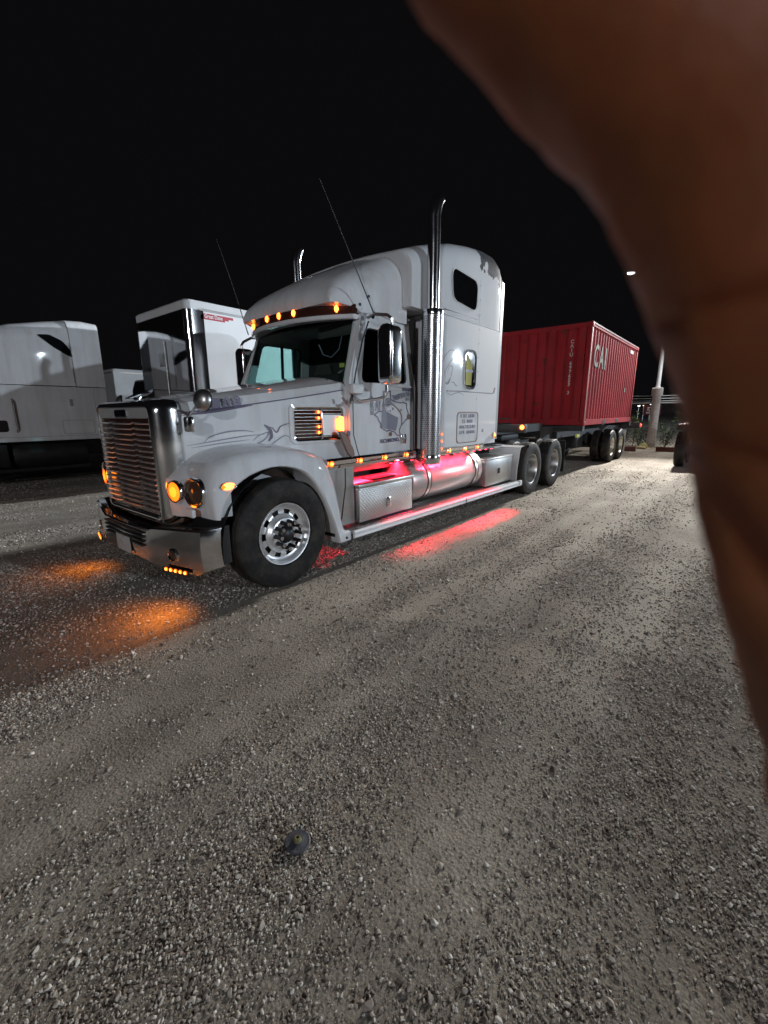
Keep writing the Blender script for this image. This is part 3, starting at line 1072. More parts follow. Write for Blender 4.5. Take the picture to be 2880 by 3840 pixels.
b.prism([(-.867, y, z) for y, z in rpoly([(1.105, 1.616), (1.345, 1.616), (1.345, 1.668), (1.105, 1.668)], .026, 6)], (.01, 0, 0))
b.done("badge_field", "dark_glass", grille)
bar = None
for i in range(17):
    z = 0.805 + i * 0.0468
    if bar is None:
        b = MB()
        ys = [(.665, 0), (.92, 0), (.945, .008), (.995, .008), (1.02, -.002), (1.43, -.002), (1.455, .008), (1.505, .008), (1.53, 0), (1.785, 0)]
        b.loft([[(-.832, y, z + dz - .005), (-.858, y, z + dz - .006), (-.864, y, z + dz + .000), (-.856, y, z + dz + .007), (-.832, y, z + dz + .005)] for y, dz in ys])
        bar = b.done("grille_bar", "satin_rim", grille, 30)
        z0 = z
    else:
        c = bar.copy(); COL.objects.link(c); c.location = bar.location + Vector((0.012 * max(0, 1.25 - z) - 0.012 * (1.25 - z0), 0, z - z0))
b = MB(); b.box((-.85, .62, .70), (-.79, 1.83, .765), .012); b.done("grille_sill", "chrome", grille)
# hood ornament: a swept spear on a post
b = MB()
b.tube([(-.80, W2, 1.775), (-.73, W2, 1.795), (-.62, W2, 1.825), (-.58, W2, 1.835)], .02, 10, rs=[.004, .018, .022, .010])
b.tube([(-.69, W2, 1.755), (-.66, W2, 1.81)], .014, 8)
b.prism([(-.66, W2 - .008, 1.82), (-.56, W2 - .008, 1.835), (-.55, W2 - .008, 1.87)], (0, .016, 0))
b.done("hood_ornament", "chrome", truck)

# bumper
plan = [(-.645, .055), (-.74, .07), (-.80, .10), (-.835, .17), (-.95, .66), (-.955, .74), (-.965, W2)]
plan = plan + [(x, 2.45 - y) for x, y in reversed(plan[:-1])]
b = MB()
def top_z(y):
    q = min(y, 2.45 - y)
    return float(np.interp(q, [.05, .17, .5, .66, .76, 1.3], [.715, .716, .712, .685, .645, .648]))
def bot_z(y):
    q = min(y, 2.45 - y)
    return float(np.interp(q, [.05, .17, .66, .8, 1.3], [.385, .325, .335, .36, .36]))
rows = []
for k, t in enumerate((0, .04, .3, .6, .96, 1)):
    rows.append([(x - (0.012 if 0 < k < 5 else 0) + (.05 * (t - .5) ** 2), y, bot_z(y) + t * (top_z(y) - bot_z(y))) for x, y in plan])
rows.insert(0, [(x + .05, y, z) for x, y, z in rows[0]])
rows.append([(x + .06, y, z) for x, y, z in rows[-1]])
b.grid(rows)
bumper = b.done("bumper", "chrome", truck, 30)
b = MB(); b.grid([[(x + .09, 2.45 / 2 + (y - W2) * .96, z) for x, y, z in rows[1]], [(x + .09, W2 + (y - W2) * .96, z) for x, y, z in rows[-2]]]); b.done("bumper_backing", "black_steel", bumper)
for i in range(4):
    z = .495 + i * .038
    b = MB(); b.box((-.985, .80, z), (-.955, 1.65, z + .017)); b.done("bumper_slot", "black_plastic", bumper)
b = MB(); b.box((-.99, 1.07, .375), (-.978, 1.38, .53), .004); b.done("licence_plate", "plate_white", bumper)
for s in (0, 1):
    Y = (lambda y: y) if s == 0 else (lambda y: 2.45 - y)
    sg = 1 if s == 0 else -1
    nx = Vector((-1, -.235 * sg, 0)).normalized()
    fl = sub("fog_lamp", bumper, (-.90, Y(.40), .475))
    b = MB(); b.lathe([(.058, -.02), (.062, .006), (.050, .010), (.046, 0)], (-.906, Y(.40), .475), nx, 22); b.done("bezel", "chrome", fl)
    b = MB(); b.lathe([(1e-5, .008), (.03, .004), (.048, -.006)], (-.906, Y(.40), .475), nx, 20); b.done("lens", "dark_amber", fl)
    strip = sub("light_strip", bumper, (-.88, Y(.34), .345))
    b = MB()
    pa, pb = Vector((-.868, Y(.22), .352)), Vector((-.935, Y(.50), .352))
    d = (pb - pa)
    b.loft([[p + nx * a + Vector((0, 0, q)) for a, q in ((0, -.018), (.014, -.016), (.014, .016), (0, .018))] for p in (pa, pb)])
    b.done("housing", "black_plastic", strip, 0)
    for k in range(5):
        c = pa + d * (0.1 + .2 * k) + nx * .014
        b = MB(); b.lathe([(1e-5, .010), (.012, .008), (.0175, 0)], c, nx, 12); b.done("led", "amber_led", strip)
    ld = bpy.data.lights.new("light_strip_glow", 'SPOT')
    ld.energy = 20 if s == 0 else 15
    ld.color = (1.0, 0.27, 0.015); ld.spot_size = radians(132); ld.spot_blend = 1.0; ld.shadow_soft_size = 0.12
    lo = bpy.data.objects.new("light_strip_glow", ld); COL.objects.link(lo); lo.parent = strip
    lo.location = (Vector((-.90, Y(.36), .345)) + nx * .04) - origin_of(strip)
    lo.rotation_euler = Vector((-.30, .05 * sg, -.55)).to_track_quat('-Z', 'Y').to_euler()

# ------------------------------------------------------------------ cab
def sy(z):
    return .18 + max(0, z - 1.95) * .12
hole = rpoly([(1.245, 1.965), (2.10, 1.985), (2.10, 2.57), (1.405, 2.57)], .09, 5)
cen = Vector((1.70, 2.25))
def outer_of(pts, out):
    res = []
    for p in pts:
        d = Vector(p) - cen
        best = None
        for i in range(len(out)):
            a = Vector(out[i]); c = Vector(out[(i + 1) % len(out)]); e = c - a
            den = d.x * e.y - d.y * e.x
            if abs(den) < 1e-9:
                continue
            ac = a - cen
            t = (ac.x * e.y - ac.y * e.x) / den; u = (ac.x * d.y - ac.y * d.x) / den
            if t > 0 and -1e-6 <= u <= 1 + 1e-6 and (best is None or t < best):
                best = t
        res.append(tuple(cen + d * best))
    return res
cab_out = [(1.055, 1.09), (2.27, 1.09), (2.27, 2.78), (1.40, 2.78), (1.045, 1.97)]
# make sure the outline's own corners are in the loop
loop = outer_of(hole, cab_out)
for cpt in cab_out:
    j = min(range(len(loop)), key=lambda i: (Vector(loop[i]) - Vector(cpt)).length)
    loop[j] = cpt
for s in (0, 1):
    Y = (lambda y: y) if s == 0 else (lambda y: 2.45 - y)
    sg = 1 if s == 0 else -1
    b = MB()
    b.holed([(x, Y(sy(z)), z) for x, z in loop], [(x, Y(sy(z)), z) for x, z in hole], (0, .05 * sg, 0))
    door = b.done("door", "white_paint", truck, 30)
    b = MB()
    h2 = [(cen.x + (x - cen.x) * 1.02, cen.y + (z - cen.y) * 1.02) for x, z in hole]
    b.prism([(x, Y(sy(z) + .026), z) for x, z in h2], (0, .005 * sg, 0))
    b.done("window", "window_glass", door, 0)
    b = MB()
    h3 = [(cen.x + (x - cen.x) * .965, cen.y + (z - cen.y) * .965) for x, z in hole]
    b.holed([(x, Y(sy(z) + .004), z) for x, z in hole], [(x, Y(sy(z) + .012), z) for x, z in h3], (0, .012 * sg, 0))
    b.done("window_seal", "black_plastic", door)
    b = MB(); b.tube([(1.78, Y(sy(1.95) + .02), 1.95), (1.74, Y(sy(2.6) + .02), 2.60)], .022, 6); b.done("window_post", "black_plastic", door)
    # door gap line, handle with keeper
    if s == 0:
        gl = [(1.10, 1.86), (1.10, 1.40), (1.16, 1.22), (1.22, 1.10)]
        b = MB(); b.tube([(x, sy(z) - .001, z) for x, z in gl], .005, 5); b.done("door_gap", "black_plastic", door)
        b = MB(); b.tube([(2.245, sy(z) - .001, z) for z in np.linspace(1.1, 2.7, 6)], .006, 5); b.done("door_gap", "black_plastic", door)
        b = MB(); b.box((1.955, .155, 1.255), (2.055, .182, 1.375), .012); b.box((1.97, .142, 1.30), (2.04, .158, 1.335), .006); b.done("door_handle", "chrome", door)
        b = MB(); b.box((1.70, .165, 2.03 - .09), (2.235, .183, 2.03 - .06), .004); b.done("belt_moulding", "white_paint", door)
# cowl, roof plate, back wall, floor, firewall (cab is hollow)
b = MB()
b.loft([[(x, y, z) for y, z in ((hs(1.035) - .005, 1.09), (.22, 1.5), (.20, 1.90), (.30, 1.965), (.6, 2.0), (W2, 2.03), (1.85, 2.0), (2.15, 1.965), (2.25, 1.90), (2.23, 1.5), (2.45 - hs(1.035) + .005, 1.09))] for x in (1.04, 1.07)])
b.done("cowl", "white_paint", truck, 30)
b = MB(); b.box((2.24, .20, 1.05), (2.30, 2.25, 2.76)); b.done("cab_back", "dark_interior", truck)
b = MB(); b.box((1.08, .24, 1.05), (2.24, 2.21, 1.10)); b.done("cab_floor", "dark_interior", truck)
b = MB()
b.loft([[(x, y, z) for y, z in ((.26, zz - .05), (.30, zz), (W2, zz + .03), (2.15, zz), (2.19, zz - .05))] for x, zz in ((1.33, 2.76), (1.6, 2.78), (2.29, 2.80))])
b.done("cab_roof", "white_paint", truck)
# windscreen and its pillars
def wsx(y, t):
    q = 1 - abs(y - W2) / 1.0
    base = 0.86 + .19 * (1 - q) ** 1.6 + 0.02
    top = 1.20 + .15 * (1 - q) ** 1.6
    return base + (top - base) * t
def ws(y, t):
    yy = W2 + (y - W2) * (1 - .07 * t)
    return (wsx(y, t), yy, 1.93 + .80 * t)
ysw = np.linspace(.27, 2.18, 15)
b = MB(); b.grid([[ws(y, t) for y in ysw] for t in np.linspace(0, 1, 6)]); b.done("windscreen", "windscreen_glass", truck, 60)
for y0, y1 in ((.19, .285), (2.165, 2.26)):
    b = MB()
    P = []
    for t in np.linspace(0, 1, 6):
        x0, a0, z0 = ws(y0, t); x1, a1, z1 = ws(y1, t)
        if y0 < 1: a0, a1 = max(a0, sy(z0) - .0), a1
        P.append([(x0 + .012, a0, z0), (x1, a1, z1), (x1 + .05, a1, z1), (x0 + .10, a0, z0)])
    b.loft(P)
    b.done("pillar", "white_paint", truck, 40)
b = MB(); b.grid([[tuple(Vector(ws(y, t)) + Vector((-.004, 0, 0))) for y in ysw] for t in (-.02, .045)])
b.done("windscreen_seal", "black_plastic", truck)
b = MB(); b.grid([[tuple(Vector(ws(y, t)) + Vector((.012, 0, 0))) for y in ysw] for t in (.86, 1.02)]); b.done("header_trim", "dark_interior", truck)
b = MB()
for ya, yb in ((1.0, .45), (1.9, 1.3)):
    p0, p1 = Vector(ws(ya, .02)), Vector(ws(yb, .05))
    b.tube([p0 + Vector((-.03, 0, 0)), (p0 + p1) / 2 + Vector((-.05, 0, .01)), p1 + Vector((-.03, 0, .02))], .008, 6)
b.done("wiper", "black_plastic", truck)
# interior
b = MB(); b.box((1.05, .30, 1.55), (1.42, 2.15, 1.99), .06); b.box((1.12, .42, 1.95), (1.30, .95, 2.07), .04); b.done("dashboard", "dark_interior", truck)
b = MB(); b.lathe([(.215, -.016), (.232, 0), (.215, .016), (.20, 0), (.215, -.016)], (1.48, .66, 2.03), (-.75, 0, .62), 26); b.tube([(1.40, .66, 1.93), (1.50, .66, 2.05)], .03, 8)
for a in (0.3, 2.4, 4.4):
    b.tube([(1.49, .66, 2.04), (1.48 + .14 * sin(a) * .62, .66 + .215 * cos(a), 2.03 + .215 * sin(a) * .75)], .012, 6)
b.done("steering_wheel", "black_plastic", truck)
for y in (.66, 1.78):
    st = sub("seat", truck, (1.95, y, 1.4))
    b = MB(); b.box((1.68, y - .26, 1.36), (2.12, y + .26, 1.52), .06); b.done("cushion", "seat_cloth", st)
    b = MB(); b.loft([[(x + q * .10 * (2.5 - z), y + k * hw, z) for q, k in ((0, -1), (0, 1), (1, 1), (1, -1))] for x, z, hw in ((2.03, 1.48, .25), (2.10, 1.85, .25), (2.15, 2.15, .21), (2.17, 2.34, .13))]); b.done("backrest", "seat_cloth", st, 60)
b = MB(); b.box((1.335, 1.02, 2.63), (1.36, 1.40, 2.71), .006); b.done("visor_paper", "plate_white", truck)
b = MB(); b.box((1.33, .40, 2.50), (1.36, .95, 2.64), .02); b.done("sun_visor", "seat_cloth", truck)
b = MB(); b.box((1.20, .395, 2.14), (1.205, .47, 2.185)); b.done("windscreen_sticker", "sticker_yellow", truck)
b = MB(); b.tube([(1.35, .55, 2.55), (1.33, .60, 2.36), (1.32, .72, 2.28), (1.32, .86, 2.32), (1.32, .93, 2.44)], .006, 5); b.done("microphone_cord", "grey_vinyl", truck)

# visor with five amber roof lamps
b = MB()
vy = np.linspace(.30, 2.15, 17)
def vx(y):
    return .985 + .27 * (abs(y - W2) / .925) ** 2.2
b.loft([[(vx(y) + dx, y, 2.735 + dz) for dx, dz in ((.0, -.045), (-.012, -.038), (.0, .045), (.03, .06), (.28, .075), (.30, .0), (.14, -.045))] for y in vy])
vz = b.done("sun_visor_panel", "brown_acrylic", truck, 40)
b = MB()
b.loft([[(vx(y) + dx, W2 + (y - W2) * 1.02, 2.735 + dz) for dx, dz in ((-.006, -.098), (-.020, -.088), (-.018, -.05), (.02, -.045), (.15, -.052), (.16, -.085))] for y in vy])
b.done("visor_lip", "white_paint", truck, 40)
for y in (W2, W2 - .248, W2 + .248, W2 - .771, W2 + .771):
    rl = sub("roof_lamp", truck, (vx(y), y, 2.74))
    b = MB(); b.lathe([(1e-5, .024), (.014, .020), (.022, .004), (.022, -.01)], (0, 0, 0), (-1, 0, 0), 16)
    sl = (y - W2) * .3
    for v in b.bm.verts:
        v.co = Vector((v.co.x + vx(y) - .004, y + v.co.y + (-v.co.x) * sl * 0.2, 2.745 + v.co.z * 1.95))
    b.done("lens", "amber_led", rl)

# roof fairing up to the sleeper
b = MB()
def fsec(x, ys, zb, zt, r):
    return section(x, ys, zb, zt, r, crown=.05, n=7, m=3)
b.loft([fsec(1.03, .42, 2.79, 2.86, .06), fsec(1.08, .37, 2.79, 2.945, .14), fsec(1.22, .315, 2.77, 3.075, .26), fsec(1.40, .285, 2.75, 3.185, .36), fsec(1.60, .262, 2.74, 3.285, .42),
        fsec(1.80, .25, 2.72, 3.375, .42), fsec(2.02, .235, 2.70, 3.48, .38), fsec(2.14, .225, 2.70, 3.54, .34)])
fair = b.done("roof_fairing", "white_paint", truck, 40)
for p in ((1.48, .262, 2.90), (1.36, .285, 2.80)):
    b = MB()
    b.lathe([(1e-5, .012), (.012, .010), (.016, 0)], p, (-.1, -1, 0), 10)
    b.done("fairing_bolt", "black_plastic", truck)

# sleeper
b = MB()
up = [(2.06, .150, 2.90, 3.50, .22), (2.075, .105, 2.88, 3.525, .24), (2.12, .088, 2.87, 3.55, .25), (2.40, .080, 2.87, 3.655, .26), (2.56, .050, 2.87, 3.70, .26), (2.72, .012, 2.87, 3.745, .26), (3.0, .0, 2.87, 3.82, .26), (3.4, .0, 2.87, 3.895, .26),
      (3.8, .0, 2.87, 3.945, .26), (4.08, .0, 2.87, 3.945, .26), (4.22, .005, 2.87, 3.90, .26), (4.30, .02, 2.87, 3.84, .25), (4.335, .045, 2.87, 3.77, .23)]
b.loft([section(x, ys, zb, zt, r, crown=.04, n=8, m=4) for x, ys, zb, zt, r in up])
slp = b.done("sleeper_roof", "white_paint_flaked", truck, 40)
b = MB()
prof = [(2.50, 1.17), (4.335, 1.17)]
def sring(x, ys):
    return [(x, ys + .0, 1.15), (x, ys - 0, 1.3), (x, ys, 2.0), (x, ys, 2.86), (x, 2.45 - ys, 2.86), (x, 2.45 - ys, 2.0), (x, 2.45 - ys, 1.3), (x, 2.45 - ys, 1.15)]
b.loft([sring(2.50, .16), sring(2.52, .05), sring(2.60, .004), sring(2.75, .0), sring(4.28, .0), sring(4.32, .01), sring(4.335, .035)])
sbody = b.done("sleeper", "white_paint_flaked", truck, 40)
b = MB()
b.loft([[(x, y, z) for y, z in ((-.0012, 2.862), (-.0012, 2.870), (.03, 2.874), (.03, 2.858))] for x in (2.62, 4.33)])
b.done("belt_seam", "black_plastic", sbody, 0)
b = MB(); b.loft([[(x, y, z) for y, z in ((-.0012, 2.93), (-.0012, 2.935), (.02, 2.937), (.02, 2.93))] for x in (2.66, 3.55)]); b.done("belt_seam", "black_plastic", sbody, 0)
b = MB(); b.box((3.608, -.0012, 1.17), (3.618, .02, 3.60)); b.done("panel_joint", "white_plain", sbody)
b = MB()
for z in np.arange(1.25, 3.62, .195):
    b.lathe([(1e-5, .004), (.007, .003), (.010, 0)], (3.613, -.0015, z), (0, -1, 0), 8)
riv = b.done("rivets", "grey_paint", sbody); riv["kind"] = "stuff"
def framed_window(loop_, y, frame_w, mat_frame, mat_glass, name, parent, proud=.012):
    c = Vector((sum(p[0] for p in loop_) / len(loop_), sum(p[1] for p in loop_) / len(loop_)))
    inn = []
    for p in loop_:
        d = Vector(p) - c
        inn.append(tuple(c + d * (1 - frame_w / d.length)))
    bb = MB(); bb.holed([(x, y - proud, z) for x, z in loop_], [(x, y - proud * .6, z) for x, z in inn], (0, proud, 0))
    o = bb.done(name, mat_frame, parent)
    bb = MB(); bb.prism([(x, y - proud * .35, z) for x, z in inn], (0, .004, 0)); bb.done("pane", mat_glass, o, 0)
    return o
framed_window(rpoly([(2.84, 3.07), (3.50, 3.02), (3.52, 3.42), (2.80, 3.46)], .13, 6), 0, .010, "white_plain", "dark_glass", "window", slp)
wn = framed_window(rrect(3.19, 3.53, 1.965, 2.505, .10, 6), 0, .035, "chrome", "dark_glass", "window", sbody, .02)
b = MB()
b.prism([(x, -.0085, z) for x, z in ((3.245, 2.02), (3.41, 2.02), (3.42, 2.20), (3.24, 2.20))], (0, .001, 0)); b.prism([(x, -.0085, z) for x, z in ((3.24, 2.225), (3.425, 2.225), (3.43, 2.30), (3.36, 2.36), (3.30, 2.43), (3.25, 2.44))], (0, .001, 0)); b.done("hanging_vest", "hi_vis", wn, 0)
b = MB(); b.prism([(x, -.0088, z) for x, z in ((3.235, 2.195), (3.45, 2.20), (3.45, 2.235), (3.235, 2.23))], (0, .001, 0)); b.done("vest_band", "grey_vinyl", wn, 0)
b = MB(); b.tube([(2.75, -.004, 1.925), (4.12, -.004, 1.93), (4.20, -.004, 1.955)], .008, 6); b.done("accent_line", "grey_paint", sbody)
b = MB(); b.prism([(4.14, -.003, 1.925), (4.18, -.003, 1.925), (4.235, -.003, 2.02), (4.185, -.003, 2.02)], (0, .003, 0)); b.done("accent_tip", "tan_vinyl", sbody)
flat0 = lambda x: -.001
scroll([(2.55, 2.12), (2.66, 2.33), (2.80, 2.44), (2.92, 2.45)], .014, yf=flat0, parent=sbody)
scroll([(2.72, 2.07), (2.70, 2.16), (2.80, 2.28), (2.92, 2.37)], .013, yf=flat0, parent=sbody)
scroll([(2.74, 2.13), (2.80, 2.24), (2.88, 2.23), (2.84, 2.10), (2.76, 2.03)], .011, yf=flat0, parent=sbody)
scroll([(2.70, 2.03), (2.75, 2.015), (2.80, 2.04), (2.83, 2.09)], .03, "purple_vinyl", yf=flat0, parent=sbody)
scroll([(2.86, 2.03), (2.92, 2.04), (2.98, 2.00), (3.03, 2.005)], .016, yf=flat0, parent=sbody)
scroll([(2.74, 1.92), (2.84, 1.87), (2.98, 1.90), (3.10, 1.905), (3.22, 1.87)], .012, yf=flat0, parent=sbody)
# luggage hatch
ho = rrect(3.04, 3.68, 1.195, 1.645, .07, 6)
c_ = Vector((3.36, 1.42))
b = MB(); b.holed([(x, -.006, z) for x, z in ho], [(c_.x + (x - c_.x) * .94, -.006, c_.y + (z - c_.y) * .93) for x, z in ho], (0, .01, 0)); hatch = b.done("luggage_hatch", "tan_vinyl", sbody)
b = MB(); b.prism([(c_.x + (x - c_.x) * .94, -.003, c_.y + (z - c_.y) * .93) for x, z in ho], (0, .01, 0)); b.done("hatch_door", "white_paint", hatch, 0)
for k, (s_, wd) in enumerate((("U DOT 10588", .42), ("TX 0058", .32), ("006782588", .47), ("GVW 80000", .47))):
    st_ = wd / len(s_)
    for i_, ch in enumerate(s_):
        if ch != " ":
            text("hatch_lettering", ch, "purple_vinyl", hatch, (3.345 - wd / 2 + st_ * (i_ + .5), -.005, 1.585 - k * .078), .066, width=st_ * (.80 if ch not in "1" else .4), bold=.0025)
b = MB(); b.box((3.82, -.008, 1.335), (3.87, .0, 1.39), .01); b.done("latch", "grey_paint", sbody)
# chrome skirts with amber lamps
def skirt(x0, x1, y, z0, z1, xs, mat="chrome"):
    bb = MB()
    n = 5
    zz = [z0, z0 + (z1 - z0) * .30, z0 + (z1 - z0) * .36, z0 + (z1 - z0) * .70, z0 + (z1 - z0) * .76, z1]
    yy = [y, y - .012, y + .0, y - .004, y - .014, y]
    bb.loft([[(x, a, z) for a, z in zip(yy, zz)] + [(x, y + .03, z1), (x, y + .03, z0)] for x in (x0, x1)])
    o = bb.done("skirt_trim", mat, truck, 20)
    for x in xs:
        zc = (z0 + z1) / 2
        q = sub("skirt_lamp", o, (x, y, zc))
        bb = MB(); bb.lathe([(.030, 0), (.036, .010), (.030, .014), (.027, .008)], (0, 0, 0), (0, -1, 0), 18)
        for v in bb.bm.verts:
            v.co = Vector((v.co.x * 1.25 + x, v.co.y + y - .006, v.co.z + zc))
        bb.done("bezel", "chrome", q)
        bb = MB(); bb.lathe([(1e-5, .020), (.016, .018), (.029, .006)], (0, 0, 0), (0, -1, 0), 16)
        for v in bb.bm.verts:
            v.co = Vector((v.co.x * 1.25 + x, v.co.y + y - .006, v.co.z + zc))
        bb.done("lens", "amber_lamp", q)
    return o
skirt(.66, 2.27, .165, 1.055, 1.165, (.72, 1.175, 1.62, 2.06))
skirt(2.52, 3.86, -.012, 1.065, 1.165, (2.83, 3.28, 3.66))
b = MB(); b.lathe([(.045, -.02), (.050, .012), (.044, .018), (.040, .010)], (4.24, -.004, 1.275), (0, -1, 0), 18); rc = b.done("corner_lamp", "chrome", truck)
b = MB(); b.lathe([(1e-5, .03), (.024, .026), (.041, .010)], (4.24, -.004, 1.275), (0, -1, 0), 16); b.done("lens", "amber_lamp", rc)
# side extenders behind the sleeper
for s in (0, 1):
    y = .035 if s == 0 else 2.385
    b = MB(); b.box((4.345, y, 1.30), (4.37, y + .03, 3.62)); ex = b.done("extender", "black_plastic", truck)
    b = MB(); b.loft([[(x, y + k, z) for x, k in ((4.372, 0), (4.475, .012), (4.475, .03), (4.372, .03))] for z in (1.20, 3.0, 3.52, 3.60)]); b.done("extender_panel", "grey_paint", ex, 0)

# door lettering and emblem
ysd = .178
emb = sub("door_emblem", truck, (1.7, ysd, 1.6))
KX, KZ = 0.000865, 0.00083          # emblem drawn in its own units, scaled to metres on the door
def E(px, pz):
    return (1.40 + (px - 150) * KX * .90, 1.88 - (pz - 150) * KZ * .60)
state = [(440, 150), (610, 130), (615, 290), (650, 345), (740, 375), (860, 400), (950, 385), (1035, 420), (1030, 520), (1075, 640), (1095, 740), (1000, 830), (925, 915), (880, 960), (840, 1060), (860, 1210), (780, 1190), (720, 1110), (640, 1080),
         (570, 1050), (530, 1080), (440, 1030), (365, 970), (375, 890), (330, 830), (300, 740), (220, 680), (330, 605), (420, 610), (440, 420)]
def outline(pts, wd, mat, closed=True, name="emblem_outline"):
    q = [E(*p) for p in pts]
    if closed:
        q = q + [q[0]]
    bb = MB()
    for i in range(len(q) - 1):
        a = Vector(q[i]); c = Vector(q[i + 1]); d = (c - a).normalized(); nn = Vector((-d.y, d.x)) * wd / 2; a = a - d * wd * .3; c = c + d * wd * .3
        bb.face([bb.v((p.x, ysd - .0015 - .0001 * (i % 3), p.y)) for p in (a + nn, c + nn, c - nn, a - nn)])
    return bb.done(name, mat, emb, 0)
outline(state, .013, "purple_vinyl")
def blob(pts, mat, name, d=.003):
    bb = MB(); bb.prism([(E(*p)[0], ysd - d, E(*p)[1]) for p in pts], (0, .001, 0)); bb.done(name, mat, emb, 0)
blob([(430, 420), (470, 420), (490, 600), (620, 680), (800, 760), (780, 940), (740, 1080), (620, 1040), (470, 1010), (380, 960), (400, 880), (400, 700), (415, 560)], "grey_vinyl", "emblem_shape")
blob([(490, 590), (560, 470), (640, 440), (760, 540), (850, 660), (850, 720), (800, 750), (640, 680)], "white_vinyl", "emblem_shape", .002)
outline([(640, 430), (760, 520), (850, 610), (890, 700), (900, 800), (895, 930)], .016, "tan_vinyl", False)
for p, r in (((665, 545), 24), ((600, 595), 18), ((545, 592), 12), ((1090, 740), 52), ((605, 1150), 42), ((878, 570), 20)):
    blob([(p[0] + r * cos(a), p[1] + r * 1.35 * sin(a)) for a in np.linspace(0, 2 * pi, 14)[:-1]], "tan_vinyl" if r > 40 else "grey_vinyl", "emblem_dot", .0035)
text("door_lettering", "B", "grey_vinyl", emb, (E(170, 0)[0], ysd - .004, E(0, 500)[1]), .30, width=.055, bold=.004)
text("door_lettering", "AY", "grey_vinyl", emb, (E(315, 0)[0], ysd - .004, E(0, 480)[1]), .17, width=.11, bold=.003)
text("door_lettering", "AREA", "grey_vinyl", emb, (E(550, 0)[0], ysd - .005, E(0, 390)[1]), .12, width=.13, rot=.12, bold=.003)
text("door_lettering", "TRANSPORTATION", "grey_vinyl", emb, (E(890, 0)[0], ysd - .005, E(0, 235)[1]), .085, width=.37, rot=.17, bold=.003)
text("door_lettering", "LLC", "grey_vinyl", emb, (E(1060, 0)[0], ysd - .004, E(0, 305)[1]), .05, width=.09, rot=.1, bold=.002)
text("door_lettering", "RICHMOND, TX", "purple_vinyl", emb, (E(660, 0)[0], ysd - .004, E(0, 1300)[1]), .062, width=.48, rot=.03, bold=.002)
text("door_lettering", "STANLEY", "purple_vinyl", emb, (2.10, ysd - .004, 1.915), .05, width=.21, bold=.002)
b = MB(); b.prism([(1.05 - .02 + .025 * cos(a), .2, 1.42 + .03 * sin(a)) for a in np.linspace(0, 2 * pi, 15)[:-1]], (0, -.012, 0)); b.done("cowl_sticker", "purple_vinyl", truck, 0)

# ------------------------------------------------------------------ exhaust stacks
for s in (0, 1):
    Y = -.03 if s == 0 else 2.48
    sg = 1 if s == 0 else -1
    X = 2.33
    stk = sub("exhaust_stack", truck, (X, Y, .98))
    b = MB(); b.lathe([(.085, 0), (.132, .01), (.132, .10)], (X, Y, .98), (0, 0, 1), 36); b.done("clamp", "chrome", stk)
    b = MB(); b.lathe([(.128, 0), (.132, .004), (.132, 1.70)], (X, Y, 1.08), (0, 0, 1), 40); b.done("guard", "perforated_chrome", stk)
    b = MB(); b.lathe([(.132, 0), (.134, .01), (.134, .06), (.130, .07), (.086, .075)], (X, Y, 2.78), (0, 0, 1), 40); b.done("guard_cap", "chrome", stk)
    pts = [(X, Y, 2.80), (X, Y, 3.55), (X, Y, 3.86)]
    for t in np.linspace(.15, 1, 6):
        a = t * radians(42)
        pts.append((X + .32 * (1 - cos(a)), Y, 3.86 + .32 * sin(a)))
    b = MB(); b.tube(pts, .076, 28, caps=False); b.tube([Vector(p) for p in pts[-5:]], .070, 28, caps=True); b.done("pipe", "chrome", stk, 60)
    b = MB()
    b.tube([(X + .05, Y + .12 * sg, z) for z in (1.2, 1.9, 2.6)], .02, 8)
    b.done("bracket", "black_steel", stk)
    if s == 0:
        for z in (1.36, 1.27, 1.17):
            b = MB(); b.lathe([(1e-5, .012), (.016, .010), (.022, 0)], (X + .115, Y - .10, z), (.6, -1, 0), 12); b.done("stack_lamp", "amber_lamp", stk)
        b = MB(); b.lathe([(.134, 0), (.137, .005), (.137, .10), (.134, .105)], (X, Y, 1.0), (0, 0, 1), 36); b.done("base_band", "chrome", stk)

